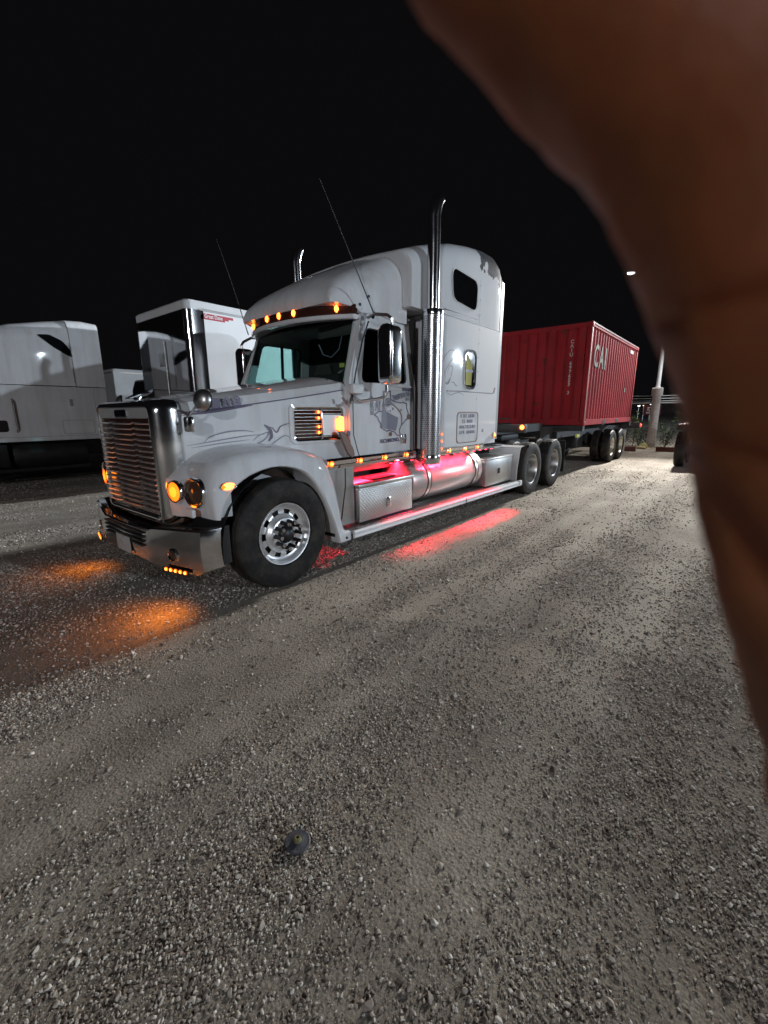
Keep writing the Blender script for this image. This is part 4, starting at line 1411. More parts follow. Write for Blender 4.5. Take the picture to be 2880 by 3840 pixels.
# ------------------------------------------------------------------ mirrors
def mirror_head(name, x0, x1, y0, y1, z0, z1, parent):
    rg = []
    for z, k in ((z0, .35), (z0 + .015, .7), (z0 + .05, .95), (z0 + .09, 1), (z1 - .09, 1), (z1 - .05, .95), (z1 - .015, .7), (z1, .35)):
        cx, cy = (x0 + x1) / 2, (y0 + y1) / 2
        rg.append([(cx + (x - cx) * (0.75 + .25 * k), cy + (y - cy) * k, z) for x, y in rpoly([(x0, y0), (x1, y0 + .0), (x1, y1), (x0, y1)], .045, 5)])
    bb = MB(); bb.loft(rg)
    return bb.done(name, "chrome", parent, 50)
for s in (0, 1):
    Y = (lambda y: y) if s == 0 else (lambda y: 2.45 - y)
    mr = sub("door_mirror", truck, (1.33, Y(-.1), 2.25))
    ya, yb = sorted((Y(-.225), Y(-.02)))
    mirror_head("shell", 1.27, 1.47, ya, yb, 1.93, 2.545, mr)
    b = MB(); b.box((1.472, ya + .02, 1.98), (1.476, yb - .02, 2.49)); b.done("reflector", "mirror_steel", mr)
    b = MB()
    b.tube([(1.40, Y(.21), 2.66), (1.37, Y(.08), 2.675), (1.36, Y(-.10), 2.64), (1.36, Y(-.16), 2.60), (1.36, Y(-.16), 2.52)], .018, 8)
    b.tube([(1.44, Y(-.02), 1.96), (1.44, Y(-.02), 1.86), (1.42, Y(0), 1.81), (1.36, Y(.04), 1.79), (1.16, Y(.12), 1.76), (1.10, Y(.135), 1.79), (1.08, Y(.16), 1.86)], .017, 8)
    b.tube([(1.08, Y(.19), 1.80), (1.02, Y(.14), 1.74), (.95, Y(.13), 1.73), (.92, Y(.16), 1.80)], .015, 8)
    b.done("bracket", "dull_aluminium", mr)
    b = MB(); b.tube([(1.40, Y(.20), 2.62), (1.25, Y(.16), 2.40), (1.12, Y(.15), 2.05), (1.07, Y(.165), 1.80)], .009, 6); b.done("cable", "black_plastic", mr)
    ya, yb = sorted((Y(.10), Y(.18)))
    if s == 0:
        b = MB(); b.box((1.03, ya, 1.835), (1.22, yb, 1.945), .03); b.done("bracket_cover", "white_plain", mr)
    # convex mirror on a stalk on the hood
    hm = sub("hood_mirror", truck, (-.52, Y(.45), 1.75))
    fx = Vector((-.92, -.30 * (1 if s == 0 else -1), .1))
    b = MB(); b.lathe([(1e-5, .055), (.04, .05), (.07, .036), (.09, .012), (.093, 0), (.088, -.006)], (-.53, Y(.36), 1.745), fx, 26); b.done("dome", "dull_aluminium", hm)
    b = MB(); b.lathe([(.090, -.004), (.094, .004), (.094, -.012), (1e-5, -.012)], (-.53, Y(.36), 1.745), fx, 26); b.done("rim", "black_plastic", hm)
    b = MB(); b.tube([(-.52, Y(.37), 1.74), (-.56, Y(.40), 1.71), (-.61, Y(.42), 1.64), (-.62, Y(.44), 1.61)], .010, 8)
    b.tube([(-.67, Y(.55), 1.665), (-.65, Y(.49), 1.655), (-.62, Y(.44), 1.615)], .010, 8); b.done("stalk", "dull_aluminium", hm)
    ya, yb = sorted((Y(.36), Y(.49)))
    b = MB(); b.box((-.655, ya, 1.485), (-.615, yb, 1.615), .018); sm_ = b.done("square_mirror", "chrome", hm)
# antennas
b = MB(); b.tube([(1.40, .12, 2.69), (1.03, .12, 3.20), (.66, .12, 3.71)], .006, 6, rs=[.008, .005, .0025]); b.tube([(1.36, .10, 2.64), (1.42, .13, 2.70)], .016, 8); b.done("antenna", "black_plastic", truck)
b = MB(); b.tube([(1.30, 2.33, 2.70), (1.12, 2.35, 3.30), (.95, 2.37, 3.82)], .006, 6, rs=[.008, .005, .0025]); b.done("antenna", "black_plastic", truck)
# paddle-shaped strap by the cowl and its cable
b = MB(); b.prism([(x, .155, z) for x, z in rpoly([(.86, 1.445), (.915, 1.455), (1.07, 1.25), (1.09, 1.175), (1.05, 1.155), (.985, 1.205)], .03, 4)], (0, .03, 0)); b.done("strap", "tan_vinyl", truck, 0)
b = MB(); b.tube([(.90, .125, 1.05), (.89, .12, .85), (.84, .12, .60), (.80, .115, .44)], .008, 6); b.done("air_hose", "black_plastic", truck)

# ------------------------------------------------------------------ lower side: step panels, boxes, tank, running board
b = MB(); b.box((.56, .17, .40), (1.08, .20, 1.055)); b.box((.56, .20, .40), (.60, .62, 1.05)); b.done("side_panel", "dull_aluminium", truck)
b = MB(); b.box((1.08, .50, .92), (2.25, .54, 1.06), .01); b.box((1.08, .54, .92), (2.25, .60, .94)); b.done("step_rail", "dull_aluminium", truck)
bx = sub("battery_box", truck, (1.7, .3, .40))
b = MB(); b.box((1.10, .11, .40), (2.13, .58, .80), .008); b.done("case", "tread_plate", bx)
b = MB(); b.box((1.085, .095, .803), (2.15, .60, .845), .008); b.done("lid", "polished_aluminium", bx)
b = MB(); b.box((1.58, .095, .51), (1.67, .112, .63), .012); b.box((1.60, .088, .54), (1.65, .098, .60), .004); b.done("latch", "chrome", bx)
b = MB(); b.box((1.45, .20, .846), (1.90, .40, .862), .006); b.done("mat", "rubber", bx)
# fuel tank
tk = sub("fuel_tank", truck, (3.1, .40, .72))
b = MB(); b.lathe([(1e-5, -.02), (.20, -.018), (.29, -.002), (.305, .02), (.305, 1.94), (.29, 1.962), (.20, 1.978), (1e-5, 1.98)], (2.17, .41, .715), (1, 0, 0), 56); b.done("shell", "tank_aluminium", tk)
for x in (2.50, 3.88):
    b = MB(); b.lathe([(.306, 0), (.314, 0), (.314, .07), (.306, .07)], (x, .41, .715), (1, 0, 0), 48); st_ = b.done("strap", "polished_aluminium", tk)
    b = MB(); b.lathe([(.307, -.012), (.318, -.010), (.318, 0), (.307, 0)], (x, .41, .715), (1, 0, 0), 48); b.lathe([(.307, .07), (.318, .07), (.318, .08), (.307, .082)], (x, .41, .715), (1, 0, 0), 48); b.done("strap_liner", "rubber", tk)
b = MB(); b.lathe([(.055, 0), (.055, .03), (.045, .045), (1e-5, .045)], (3.42, .31, 1.002), (0, -.35, 1), 20); b.prism([(3.37, .24, 1.045), (3.47, .24, 1.045), (3.46, .28, 1.075), (3.38, .28, 1.075)], (0, .03, .01)); b.done("filler_cap", "black_steel", tk)
# rear tool box
b = MB(); b.box((4.24, .10, .40), (5.30, .62, .86), .01); tb = b.done("tool_box", "dull_aluminium", truck)
b = MB(); b.box((4.23, .085, .84), (5.31, .64, .875), .008); b.done("lid", "polished_aluminium", tb)
b = MB(); b.box((4.70, .085, .58), (4.78, .102, .68), .01); b.done("latch", "black_steel", tb)
# quarter fender in front of the drive wheels
b = MB()
b.loft([[(x, .04, z), (x, .66, z), (x + .012, .66, z), (x + .012, .04, z)] for x, z in ((5.40, .34), (5.42, .60), (5.50, .92), (5.54, .985))])
b.loft([[(x, .04, z), (x, .66, z), (x, .66, z + .012), (x, .04, z + .012)] for x, z in ((5.52, .975), (5.62, 1.0), (5.70, 1.0))])
b.done("quarter_fender", "white_plain", truck, 30)
# running board
b = MB()
b.loft([[(x, y, z) for y, z in ((-.02, zt - .085), (-.032, zt - .07), (-.022, zt - .045), (-.032, zt - .02), (-.02, zt), (.0, zt), (.0, zt - .085))] for x, zt in ((.87, .375), (1.4, .372), (3.3, .365), (5.42, .358), (5.50, .356))])
rb = b.done("running_board", "white_plain", truck, 20)
b = MB(); b.box((.86, .002, .345), (5.48, .34, .370)); b.done("step_plate", "step_plate", rb)
b = MB(); b.box((3.36, -.035, .285), (3.367, .0, .362)); b.done("joint", "black_plastic", rb)
b = MB(); b.box((5.40, -.036, .275), (5.52, .02, .375), .01); b.done("end_cap", "white_paint", rb)
b = MB(); b.box((1.55, .06, .371), (2.05, .22, .376)); b.done("grip_mat", "purple_vinyl", rb)
# frame, fifth wheel, axles, rear end
b = MB()
for y in (.80, 1.55):
    b.box((-.6, y, .72), (8.35, y + .09, 1.0))
b.box((-.65, .80, .66), (-.5, 1.65, .80)); b.box((8.3, .80, .75), (8.36, 1.64, 1.0)); b.box((4.5, .85, .80), (4.62, 1.6, .95))
b.done("frame", "black_steel", truck, 0)
b = MB(); b.box((6.35, .80, 1.03), (7.25, 1.65, 1.16), .03); b.box((6.5, .7, 1.0), (7.1, 1.75, 1.05)); b.done("fifth_wheel", "black_steel", truck)
b = MB()
for x, y0, y1 in ((0, .3, 2.15), (6.16, .3, 2.15), (7.48, .3, 2.15)):
    b.cyl((x, y0, .52), (x, y1, .52), .08, 12)
    if x > 1:
        b.lathe([(.1, -.25), (.25, -.1), (.25, .1), (.1, .25)], (x, W2, .52), (0, 1, 0), 16)
b.done("axle", "black_steel", truck)
b = MB(); b.box((4.45, .3, 1.0), (5.3, 2.15, 1.03)); b.done("deck_plate", "dull_aluminium", truck)
b = MB()
for k in range(3):
    b.tube([(4.42, W2 - .3 + .2 * k, 2.0 - .1 * k), (5.1, W2 - .2 + .2 * k, 1.35), (6.1, W2 - .1 + .1 * k, 1.5), (7.0, W2 - .3 + .3 * k, 1.5)], .016, 6)
b.done("air_line", "black_plastic", truck)

# ------------------------------------------------------------------ wheels
def tyre_prof(R, rr, wd):
    h = wd / 2
    return [(rr, -h * .72), (rr + .03, -h * .92), (rr + (R - rr) * .45, -h), (R - .05, -h * .96), (R - .018, -h * .86), (R - .004, -h * .74), (R, -h * .5), (R - .011, -h * .47), (R - .011, -h * .40), (R, -h * .37),
            (R + .001, -h * .12), (R - .011, -h * .09), (R - .011, h * .0 + .004), (R + .001, h * .05), (R, h * .37), (R - .011, h * .40), (R - .011, h * .47), (R, h * .5), (R - .004, h * .74), (R - .018, h * .86), (R - .05, h * .96), (rr + (R - rr) * .45, h), (rr + .03, h * .92), (rr, h * .72)]
TYRE = {}
def make_wheel(parent, c, side, front, R=.525, wd=.275, steel="polished_aluminium", lit=True):
    """side = -1 for the driver's side (outside faces -y)"""
    wh = sub("wheel", parent, c)
    ax = Vector((0, -1, 0)) if side < 0 else Vector((0, 1, 0))
    P = Vector(c)
    bb = MB()
    n = 72
    pr = tyre_prof(R, .285, wd)
    lug = (lambda k, i: (1 - .016 * (i % 3 == 0)) if k in (5, 6, 17, 18) else ((1 - .007 * (i % 4 == 0)) if k in (9, 10, 13, 14) else 1)) if not front else (lambda k, i: 1 - .006 * (i % 2) if k in (5, 18) else 1)
    bb.lathe(pr, P, ax, n, mod=lug)
    bb.done("tyre", "rubber", wh, 25)
    h = wd / 2
    bb = MB()
    if front:
        pr = [(.285, h * .72), (.297, h * .80), (.297, h * .88), (.286, h * .86), (.272, h * .62), (.250, h * .50), (.232, h * .47), (.210, h * .47), (.190, h * .50), (.172, h * .62), (.160, h * .80), (.150, h * .86), (.09, h * .86), (.085, h * .84)]
        holes = (6, 7)
    else:
        pr = [(.285, h * .72), (.297, h * .80), (.297, h * .88), (.285, h * .84), (.268, h * .55), (.260, h * -.1), (.248, h * -.42), (.225, h * -.52), (.200, h * -.56), (.185, h * -.56), (.165, h * -.52), (.12, h * -.50), (.10, h * -.5)]
        holes = (7,)
    ax_n = ax
    n2 = 80
    e1 = Vector((0, 0, 1)); e2 = ax_n.cross(e1)
    rings = [[bb.v(P + ax_n * hh + (e1 * cos(2 * pi * i / n2) + e2 * sin(2 * pi * i / n2)) * r) for i in range(n2)] for r, hh in pr]
    for k in range(len(pr) - 1):
        for i in range(n2):
            ph = i % 8
            if k in holes and ph in (2, 3, 4, 5):
                continue
            bb.face([rings[k][i], rings[k][(i + 1) % n2], rings[k + 1][(i + 1) % n2], rings[k + 1][i]])
    bb.done("rim", steel, wh, 40)
    bb = MB(); bb.lathe([(1e-5, 0), (.27, 0), (.27, -h * .9)], P + ax * (h * .18 if front else -h * .75), ax, 30); bb.done("brake_drum", "black_steel", wh)
    if front:
        bb = MB(); bb.lathe([(.088, h * .80), (.088, h * .95), (.075, h * 1.12), (.055, h * 1.25), (.02, h * 1.32), (1e-5, h * 1.33)], P, ax, 24); bb.done("hub", "black_plastic", wh)
        for k in range(10):
            a = 2 * pi * (k + .5) / 10
            q = P + (e1 * cos(a) + e2 * sin(a)) * .123
            bb = MB(); bb.lathe([(.020, h * .86), (.022, h * .92), (.0175, h * 1.0), (.0175, h * 1.62)], q, ax, 14); sp_ = bb.done("lug_cover", "black_plastic", wh)
            bb = MB(); bb.lathe([(.0175, h * 1.62), (.0185, h * 1.64), (.011, h * 1.65), (.009, h * 1.62), (1e-5, h * 1.62)], q, ax, 14); bb.done("lug_tip", "chrome", wh)
    else:
        bb = MB(); bb.lathe([(.115, -h * .52), (.115, -h * .1), (.10, h * .05), (.085, h * .25), (1e-5, h * .28)], P, ax, 24); bb.done("hub", "black_steel" if parent is truck else "cream_wheel", wh)
        for k in range(10):
            a = 2 * pi * (k + .5) / 10
            q = P + (e1 * cos(a) + e2 * sin(a)) * .143
            bb = MB(); bb.lathe([(.017, -h * .55), (.017, -h * .25), (1e-5, -h * .2)], q, ax, 8); bb.done("lug_nut", "dull_aluminium", wh)
    return wh
make_wheel(truck, (0, .165, .525), -1, True, steel="satin_rim")
make_wheel(truck, (0, 2.285, .525), 1, True, steel="satin_rim")
for x in (6.16, 7.48):
    make_wheel(truck, (x, .155, .525), -1, False, steel="dull_aluminium")
    make_wheel(truck, (x, 2.295, .525), 1, False, steel="dull_aluminium")
    for y in (.485, 1.965):
        bb = MB(); bb.lathe(tyre_prof(.525, .285, .275), (x, y, .525), (0, 1, 0), 48); q = bb.done("inner_tyre", "rubber", truck, 25)
# mud flaps
for y0, y1 in ((.04, .66), (1.79, 2.41)):
    b = MB(); b.box((8.20, y0, .25), (8.215, y1, .98)); b.done("mud_flap", "rubber", truck)

# red LED strips under the cab and the sleeper (lit lamps of the truck)
for x0, x1, y, z, e, tilt, spread in ((.72, 2.20, .40, 1.040, 120, -.06, 1.9), (2.30, 3.80, .06, 1.058, 330, .75, 1.5), (1.50, 3.00, .055, 1.045, 10, -.15, .85), (3.00, 4.40, .055, 1.045, 30, -.16, .72)):
    b = MB(); b.box((x0, y - .012, z + .004), (x1, y + .012, z + .016)); ls = b.done("underglow_strip", "black_plastic", truck, 0)
    for k in range(7):
        xx = x0 + (x1 - x0) * (k + .5) / 7
        b = MB(); b.box((xx - .02, y - .008, z - .001), (xx + .02, y + .008, z + .0035)); b.done("led", "red_led", ls, 0)
    ld = bpy.data.lights.new("underglow", 'AREA')
    ld.shape = 'RECTANGLE'; ld.size = x1 - x0; ld.size_y = .02; ld.energy = e; ld.color = (1.0, .012, .035); ld.spread = spread
    lo = bpy.data.objects.new("underglow", ld); COL.objects.link(lo); lo.parent = ls
    lo.location = Vector(((x0 + x1) / 2, y, z - .004)) - origin_of(ls)
    lo.rotation_euler = (tilt, 0, 0)

# ================================================================== CHASSIS AND SHIPPING CONTAINER
chs = thing("container_chassis", "long black container chassis coupled behind the semi truck, amber lamp at its front corner", "trailer", (12, W2 + .1, 0))
b = MB()
for y in (.88, 1.70):
    b.box((5.9, y, 1.17), (8.9, y + .12, 1.36)); b.box((8.85, y, .92), (18.0, y + .12, 1.255))
for x in (9.0, 10.5, 12, 13.2, 15.2, 16.6):
    b.box((x, .98, 1.0), (x + .1, 1.72, 1.2))
done_frame = b.done("frame", "black_steel", chs, 0)
b = MB(); b.box((5.84, .12, 1.24), (6.0, 2.56, 1.40), .012); b.box((9.80, .12, 1.14), (9.98, 2.58, 1.268)); b.box((15.8, .12, 1.14), (16.0, 2.58, 1.268)); b.box((17.9, .12, .98), (18.05, 2.58, 1.2), .01); b.done("bolster", "black_steel", chs)
b = MB(); b.lathe([(1e-5, .04), (.03, .03), (.042, 0), (.05, -.01)], (5.83, .16, 1.35), (-1, -.8, 0), 14); b.done("front_lamp", "amber_lamp", chs)
b = MB(); b.lathe([(1e-5, .04), (.05, .03), (.06, 0)], (18.02, .115, 1.10), (-.3, -1, 0), 14); b.done("tail_lamp", "red_lamp", chs)
b = MB()
for y in (.75, 1.86):
    b.box((9.75, y, .30), (9.87, y + .12, 1.1)); b.box((9.65, y - .06, .25), (9.97, y + .18, .30))
b.box((9.78, .8, .75), (9.84, 1.9, .82)); b.tube([(9.81, .8, .5), (10.6, .9, 1.0)], .025, 6); b.done("landing_gear", "black_steel", chs)
b = MB()
for x in (13.55, 14.83):
    b.cyl((x, .3, .52), (x, 2.4, .52), .07, 10)
    b.box((x - .5, .82, .62), (x + .5, .90, .74)); b.box((x - .5, 1.80, .62), (x + .5, 1.88, .74))
b.box((13.0, .84, .70), (15.4, .98, .92)); b.box((13.0, 1.72, .70), (15.4, 1.86, .92)); b.box((12.2, .9, .5), (12.9, 1.5, .95), .05); b.done("bogie", "black_steel", chs)
for x in (13.55, 14.83):
    make_wheel(chs, (x, .265, .52), -1, False, steel="cream_wheel")
    make_wheel(chs, (x, 2.435, .52), 1, False, steel="cream_wheel")
    for y in (.595, 2.105):
        bb = MB(); bb.lathe(tyre_prof(.52, .285, .27), (x, y, .52), (0, 1, 0), 48); bb.done("inner_tyre", "rubber", chs, 25)
for y0, y1 in ((.15, .75), (1.95, 2.55)):
    b = MB(); b.box((15.55, y0, .22), (15.565, y1, 1.0)); b.done("mud_flap", "white_plain" if y0 < 1 else "rubber", chs)
b = MB(); b.box((9.98, .30, .96), (10.25, .34, 1.05)); b.done("reflective_strip", "sticker_yellow", chs)

CX0, CX1, CY0, CY1, CZ0, CZ1 = 9.88, 15.94, .13, 2.57, 1.27, 3.862
con = thing("shipping_container", "dark red corrugated shipping container carried on the long black chassis", "container", ((CX0 + CX1) / 2, (CY0 + CY1) / 2, CZ0))
def corr(n, per, flat_o, slope, depth, start, end):
    out = []
    u = start
    while u < end - per * .5:
        out += [(u, 0), (u + flat_o, 0), (u + flat_o + slope, depth), (u + per - slope, depth)]
        u += per
    out += [(end, 0)]
    return out
b = MB()
fr = corr(0, .2575, .17, .03, .036, CY0 + .14, CY1 - .12)
b.grid([[(CX0 + .03 + d, u, z) for u, d in fr] for z in (CZ0 + .16, CZ1 - .10)])
fwall = b.done("front_wall", "container_red", con, 0)
b = MB()
sd = corr(0, .278, .072, .066, .036, CX0 + .15, CX1 - .15)
b.grid([[(u, CY0 + .02 + d, z) for u, d in sd] for z in (CZ0 + .16, CZ1 - .09)])
b.done("side_wall", "container_red", con, 0)
b = MB(); b.grid([[(u, CY1 - .02 - d, z) for u, d in sd] for z in (CZ0 + .16, CZ1 - .09)]); b.done("side_wall", "container_red", con, 0)
b = MB(); b.box((CX0 + .1, CY0 + .06, CZ1 - .07), (CX1 - .1, CY1 - .06, CZ1 - .03)); b.done("roof", "container_red", con, 0)
b = MB(); b.box((CX0 + .1, CY0 + .06, CZ0 + .10), (CX1 - .1, CY1 - .06, CZ0 + .15)); b.done("floor", "container_red", con, 0)
b = MB(); b.box((CX1 - .05, CY0 + .10, CZ0 + .15), (CX1 - .01, 1.345, CZ1 - .12), .008); b.done("rear_door", "container_red", con)
b = MB(); b.box((CX1 - .05, 1.355, CZ0 + .15), (CX1 - .01, CY1 - .10, CZ1 - .12), .008); b.done("rear_door", "container_red", con)
for x0, x1 in ((CX0, CX0 + .15), (CX1 - .15, CX1)):
    for y0, y1 in ((CY0, CY0 + .13), (CY1 - .13, CY1)):
        b = MB(); b.box((x0 + .008, y0 + .008, CZ0 + .12), (x1 - .008, y1 - .008, CZ1 - .12), .006); b.done("corner_post", "container_red", con)
        for z in (CZ0, CZ1 - .118):
            b = MB(); b.box((x0 - .004, y0 - .004, z), (x1 + .02, y1 + .03, z + .118), .008)
            b.done("corner_casting", "container_red", con)
b = MB(); b.box((CX0 + .02, CY0 - .002, CZ0 + .125), (CX0 + .05, CY0 + .012, CZ1 - .12)); b.done("worn_lit_edge", "container_edge_lit", con)  # near post's edge: the light it catches, with wear, painted as a paler strip
for y0, y1 in ((CY0, CY0 + .06), (CY1 - .06, CY1)):
    b = MB(); b.box((CX0 + .15, y0 + .004, CZ1 - .10), (CX1 - .15, y1 - .004, CZ1 - .01)); b.done("top_rail", "container_red", con)
    b = MB(); b.box((CX0 + .15, y0 + .004, CZ0 + .02), (CX1 - .15, y1 - .004, CZ0 + .17)); b.done("bottom_rail", "container_red", con)
b = MB(); b.box((CX0 + .15, CY0 - .004, CZ1 - .035), (CX1 - .15, CY0 + .03, CZ1 - .004)); b.done("worn_lit_edge", "container_edge_lit", con)  # top rail lip: caught light and wear set as a paler colour
b = MB(); b.box((CX0 + .005, CY0 + .13, CZ1 - .12), (CX0 + .07, CY1 - .13, CZ1 - .01)); b.done("top_rail", "container_red", con)
b = MB(); b.box((CX0 + .005, CY0 + .13, CZ0 + .02), (CX0 + .07, CY1 - .13, CZ0 + .18)); b.done("bottom_rail", "container_red", con)
for x in (11.9, 13.55):
    b = MB(); b.box((x, CY0 - .001, CZ0 + .03), (x + .36, CY0 + .02, CZ0 + .145)); b.done("fork_pocket", "black_plastic", con)
for k, ch in enumerate("CAIU 697653 3"):
    if ch != " ":
        text("container_number", ch, "plate_white", fwall, (CX0 + .026, .60, 3.42 - k * .107), .125, face='-x', bold=.003)
for ch, x, wd in (("C", 10.55, .42), ("A", 11.10, .50), ("I", 11.52, .13)):
    text("container_logo", ch, "pale_vinyl", con, (x, CY0 + .012, 3.06), .80, width=wd, bold=.016)
b = MB(); b.prism([(14.7 + i, CY0 + .012, 3.56 + j) for i, j in ((0, 0), (.5, 0), (.5, .10), (0, .10))], (0, .003, 0)); b.done("number_plate", "plate_white", con, 0)
b = MB(); b.prism([(14.4 + i, CY0 + .012, 2.28 + j) for i, j in ((0, 0), (.16, 0), (.16, .14), (0, .14))], (0, .003, 0)); b.done("sticker", "pale_vinyl", con, 0)

# ================================================================== PARKED TRACTOR AT THE FRAME'S EDGE (y = 9.9)
PY = 9.9
pt = thing("parked_tractor", "white tractor unit with a streamlined tall sleeper and slanted dark roof window, parked dark", "truck", (0, PY + W2, 0))
def shift(r):
    return [(x, y + PY, z) for x, y, z in r]
b = MB()
b.loft([shift(section(x, ys, zb, zt, r, .05, n=7, m=3)) for x, ys, zb, zt, r in ((-.95, .22, 2.6, 2.95, .2), (-.6, .16, 2.35, 3.25, .35), (-.2, .08, 2.33, 3.52, .42), (.3, .03, 2.33, 3.70, .45), (.9, .01, 2.33, 3.83, .45), (1.3, .0, 2.33, 3.90, .40), (1.34, .0, 2.33, 3.905, .38))])
proof = b.done("sleeper_roof", "white_paint", pt, 40)
b = MB(); b.loft([shift(section(x, .0, 2.33, zt, r, .05, n=7, m=3)) for x, zt, r in ((1.355, 3.905, .30), (1.7, 3.92, .24), (2.0, 3.885, .18))]); b.done("roof_fairing", "white_paint", pt, 40)
b = MB(); b.box((-.45, PY, 1.02), (2.0, PY + 2.45, 2.315), .03); psl = b.done("sleeper", "white_paint", pt, 40)
b = MB(); b.prism([(x, PY - .012, z) for x, z in rpoly([(.70, 3.475), (.95, 3.50), (1.20, 3.38), (1.32, 3.20), (1.37, 3.02), (1.28, 3.04), (1.0, 3.22)], .05, 4)], (0, .02, 0)); b.done("roof_window", "dark_glass", proof)
for x0, x1 in ((1.32, 1.335), ):
    b = MB(); b.box((x0, PY - .004, 2.40), (x1, PY + .01, 3.35)); b.done("panel_joint", "grey_paint", proof)
b = MB(); b.box((-.44, PY - .003, 1.125), (1.98, PY + .01, 1.133)); b.done("skirt_seam", "grey_paint", psl)
b = MB(); b.box((1.70, PY - .003, 1.06), (1.708, PY + .01, 2.29)); b.done("panel_joint", "grey_paint", psl)
b = MB(); b.tube([(.02, PY - .01, 1.25), (.02, PY - .05, 1.30), (.02, PY - .05, 1.95), (.02, PY - .01, 2.0)], .016, 6); b.done("grab_handle", "chrome", psl)
b = MB(); ho2 = rrect(.93, 1.62, 1.17, 1.51, .06); cc2 = Vector((1.275, 1.34))
b.holed([(x, PY - .004, z) for x, z in ho2], [(cc2.x + (x - cc2.x) * .975, PY - .004, cc2.y + (z - cc2.y) * .95) for x, z in ho2], (0, .006, 0)); b.done("luggage_hatch", "grey_paint", psl)
b = MB(); b.prism([(x, PY - .006, z) for x, z in rrect(-.36, -.12, 1.26, 1.52, .05)], (0, .01, 0)); b.done("hatch_handle", "black_plastic", psl)
b = MB(); b.box((1.15, PY - .005, 1.85), (1.22, PY, 2.02), .004); b.done("vent_plate", "grey_paint", psl)
b = MB(); b.loft([[(x, PY + y, z) for y, z in ((0.02, 1.05), (.0, 1.6), (.04, 2.0), (.12, 2.32), (2.33, 2.32), (2.41, 2.0), (2.45, 1.6), (2.43, 1.05))] for x in (-1.7, -.5)]); b.done("cab", "white_paint", pt, 40)
b = MB(); b.loft([[(x, PY + y, z) for y, z in ((ys, 1.0), (ys, zt - .2), (ys + .2, zt), (2.25 - ys + .2 - .2, zt), (2.45 - ys, zt - .2), (2.45 - ys, 1.0))] for x, ys, zt in ((-3.7, .45, 1.45), (-3.0, .25, 1.65), (-1.7, .15, 1.95))]); b.done("hood", "white_paint", pt, 40)
b = MB(); b.loft([[(-1.75, PY + .2, 1.96), (-1.75, PY + 2.25, 1.96)], [(-1.0, PY + .25, 2.75), (-1.0, PY + 2.2, 2.75)]], closed=False, caps=False); b.done("windscreen", "dark_glass", pt, 0)
b = MB(); b.box((-3.4, PY + .7, .6), (5.5, PY + 1.75, .95)); b.done("frame", "black_steel", pt, 0)
b = MB(); b.lathe([(1e-5, 0), (.30, 0), (.31, .02), (.31, 1.5), (.30, 1.52), (1e-5, 1.52)], (-.1, PY + .42, .68), (1, 0, 0), 28); b.done("fuel_tank", "black_steel", pt)
b = MB(); b.box((-1.7, PY + .05, .45), (-.2, PY + .4, .98), .03); b.box((-1.6, PY + .0, .33), (1.4, PY + .12, .40)); b.done("step", "black_plastic", pt)
for x, fr_ in ((-2.6, True), (3.3, False), (4.6, False)):
    make_wheel(pt, (x, PY + .16, .52), -1, fr_); make_wheel(pt, (x, PY + 2.29, .52), 1, fr_)

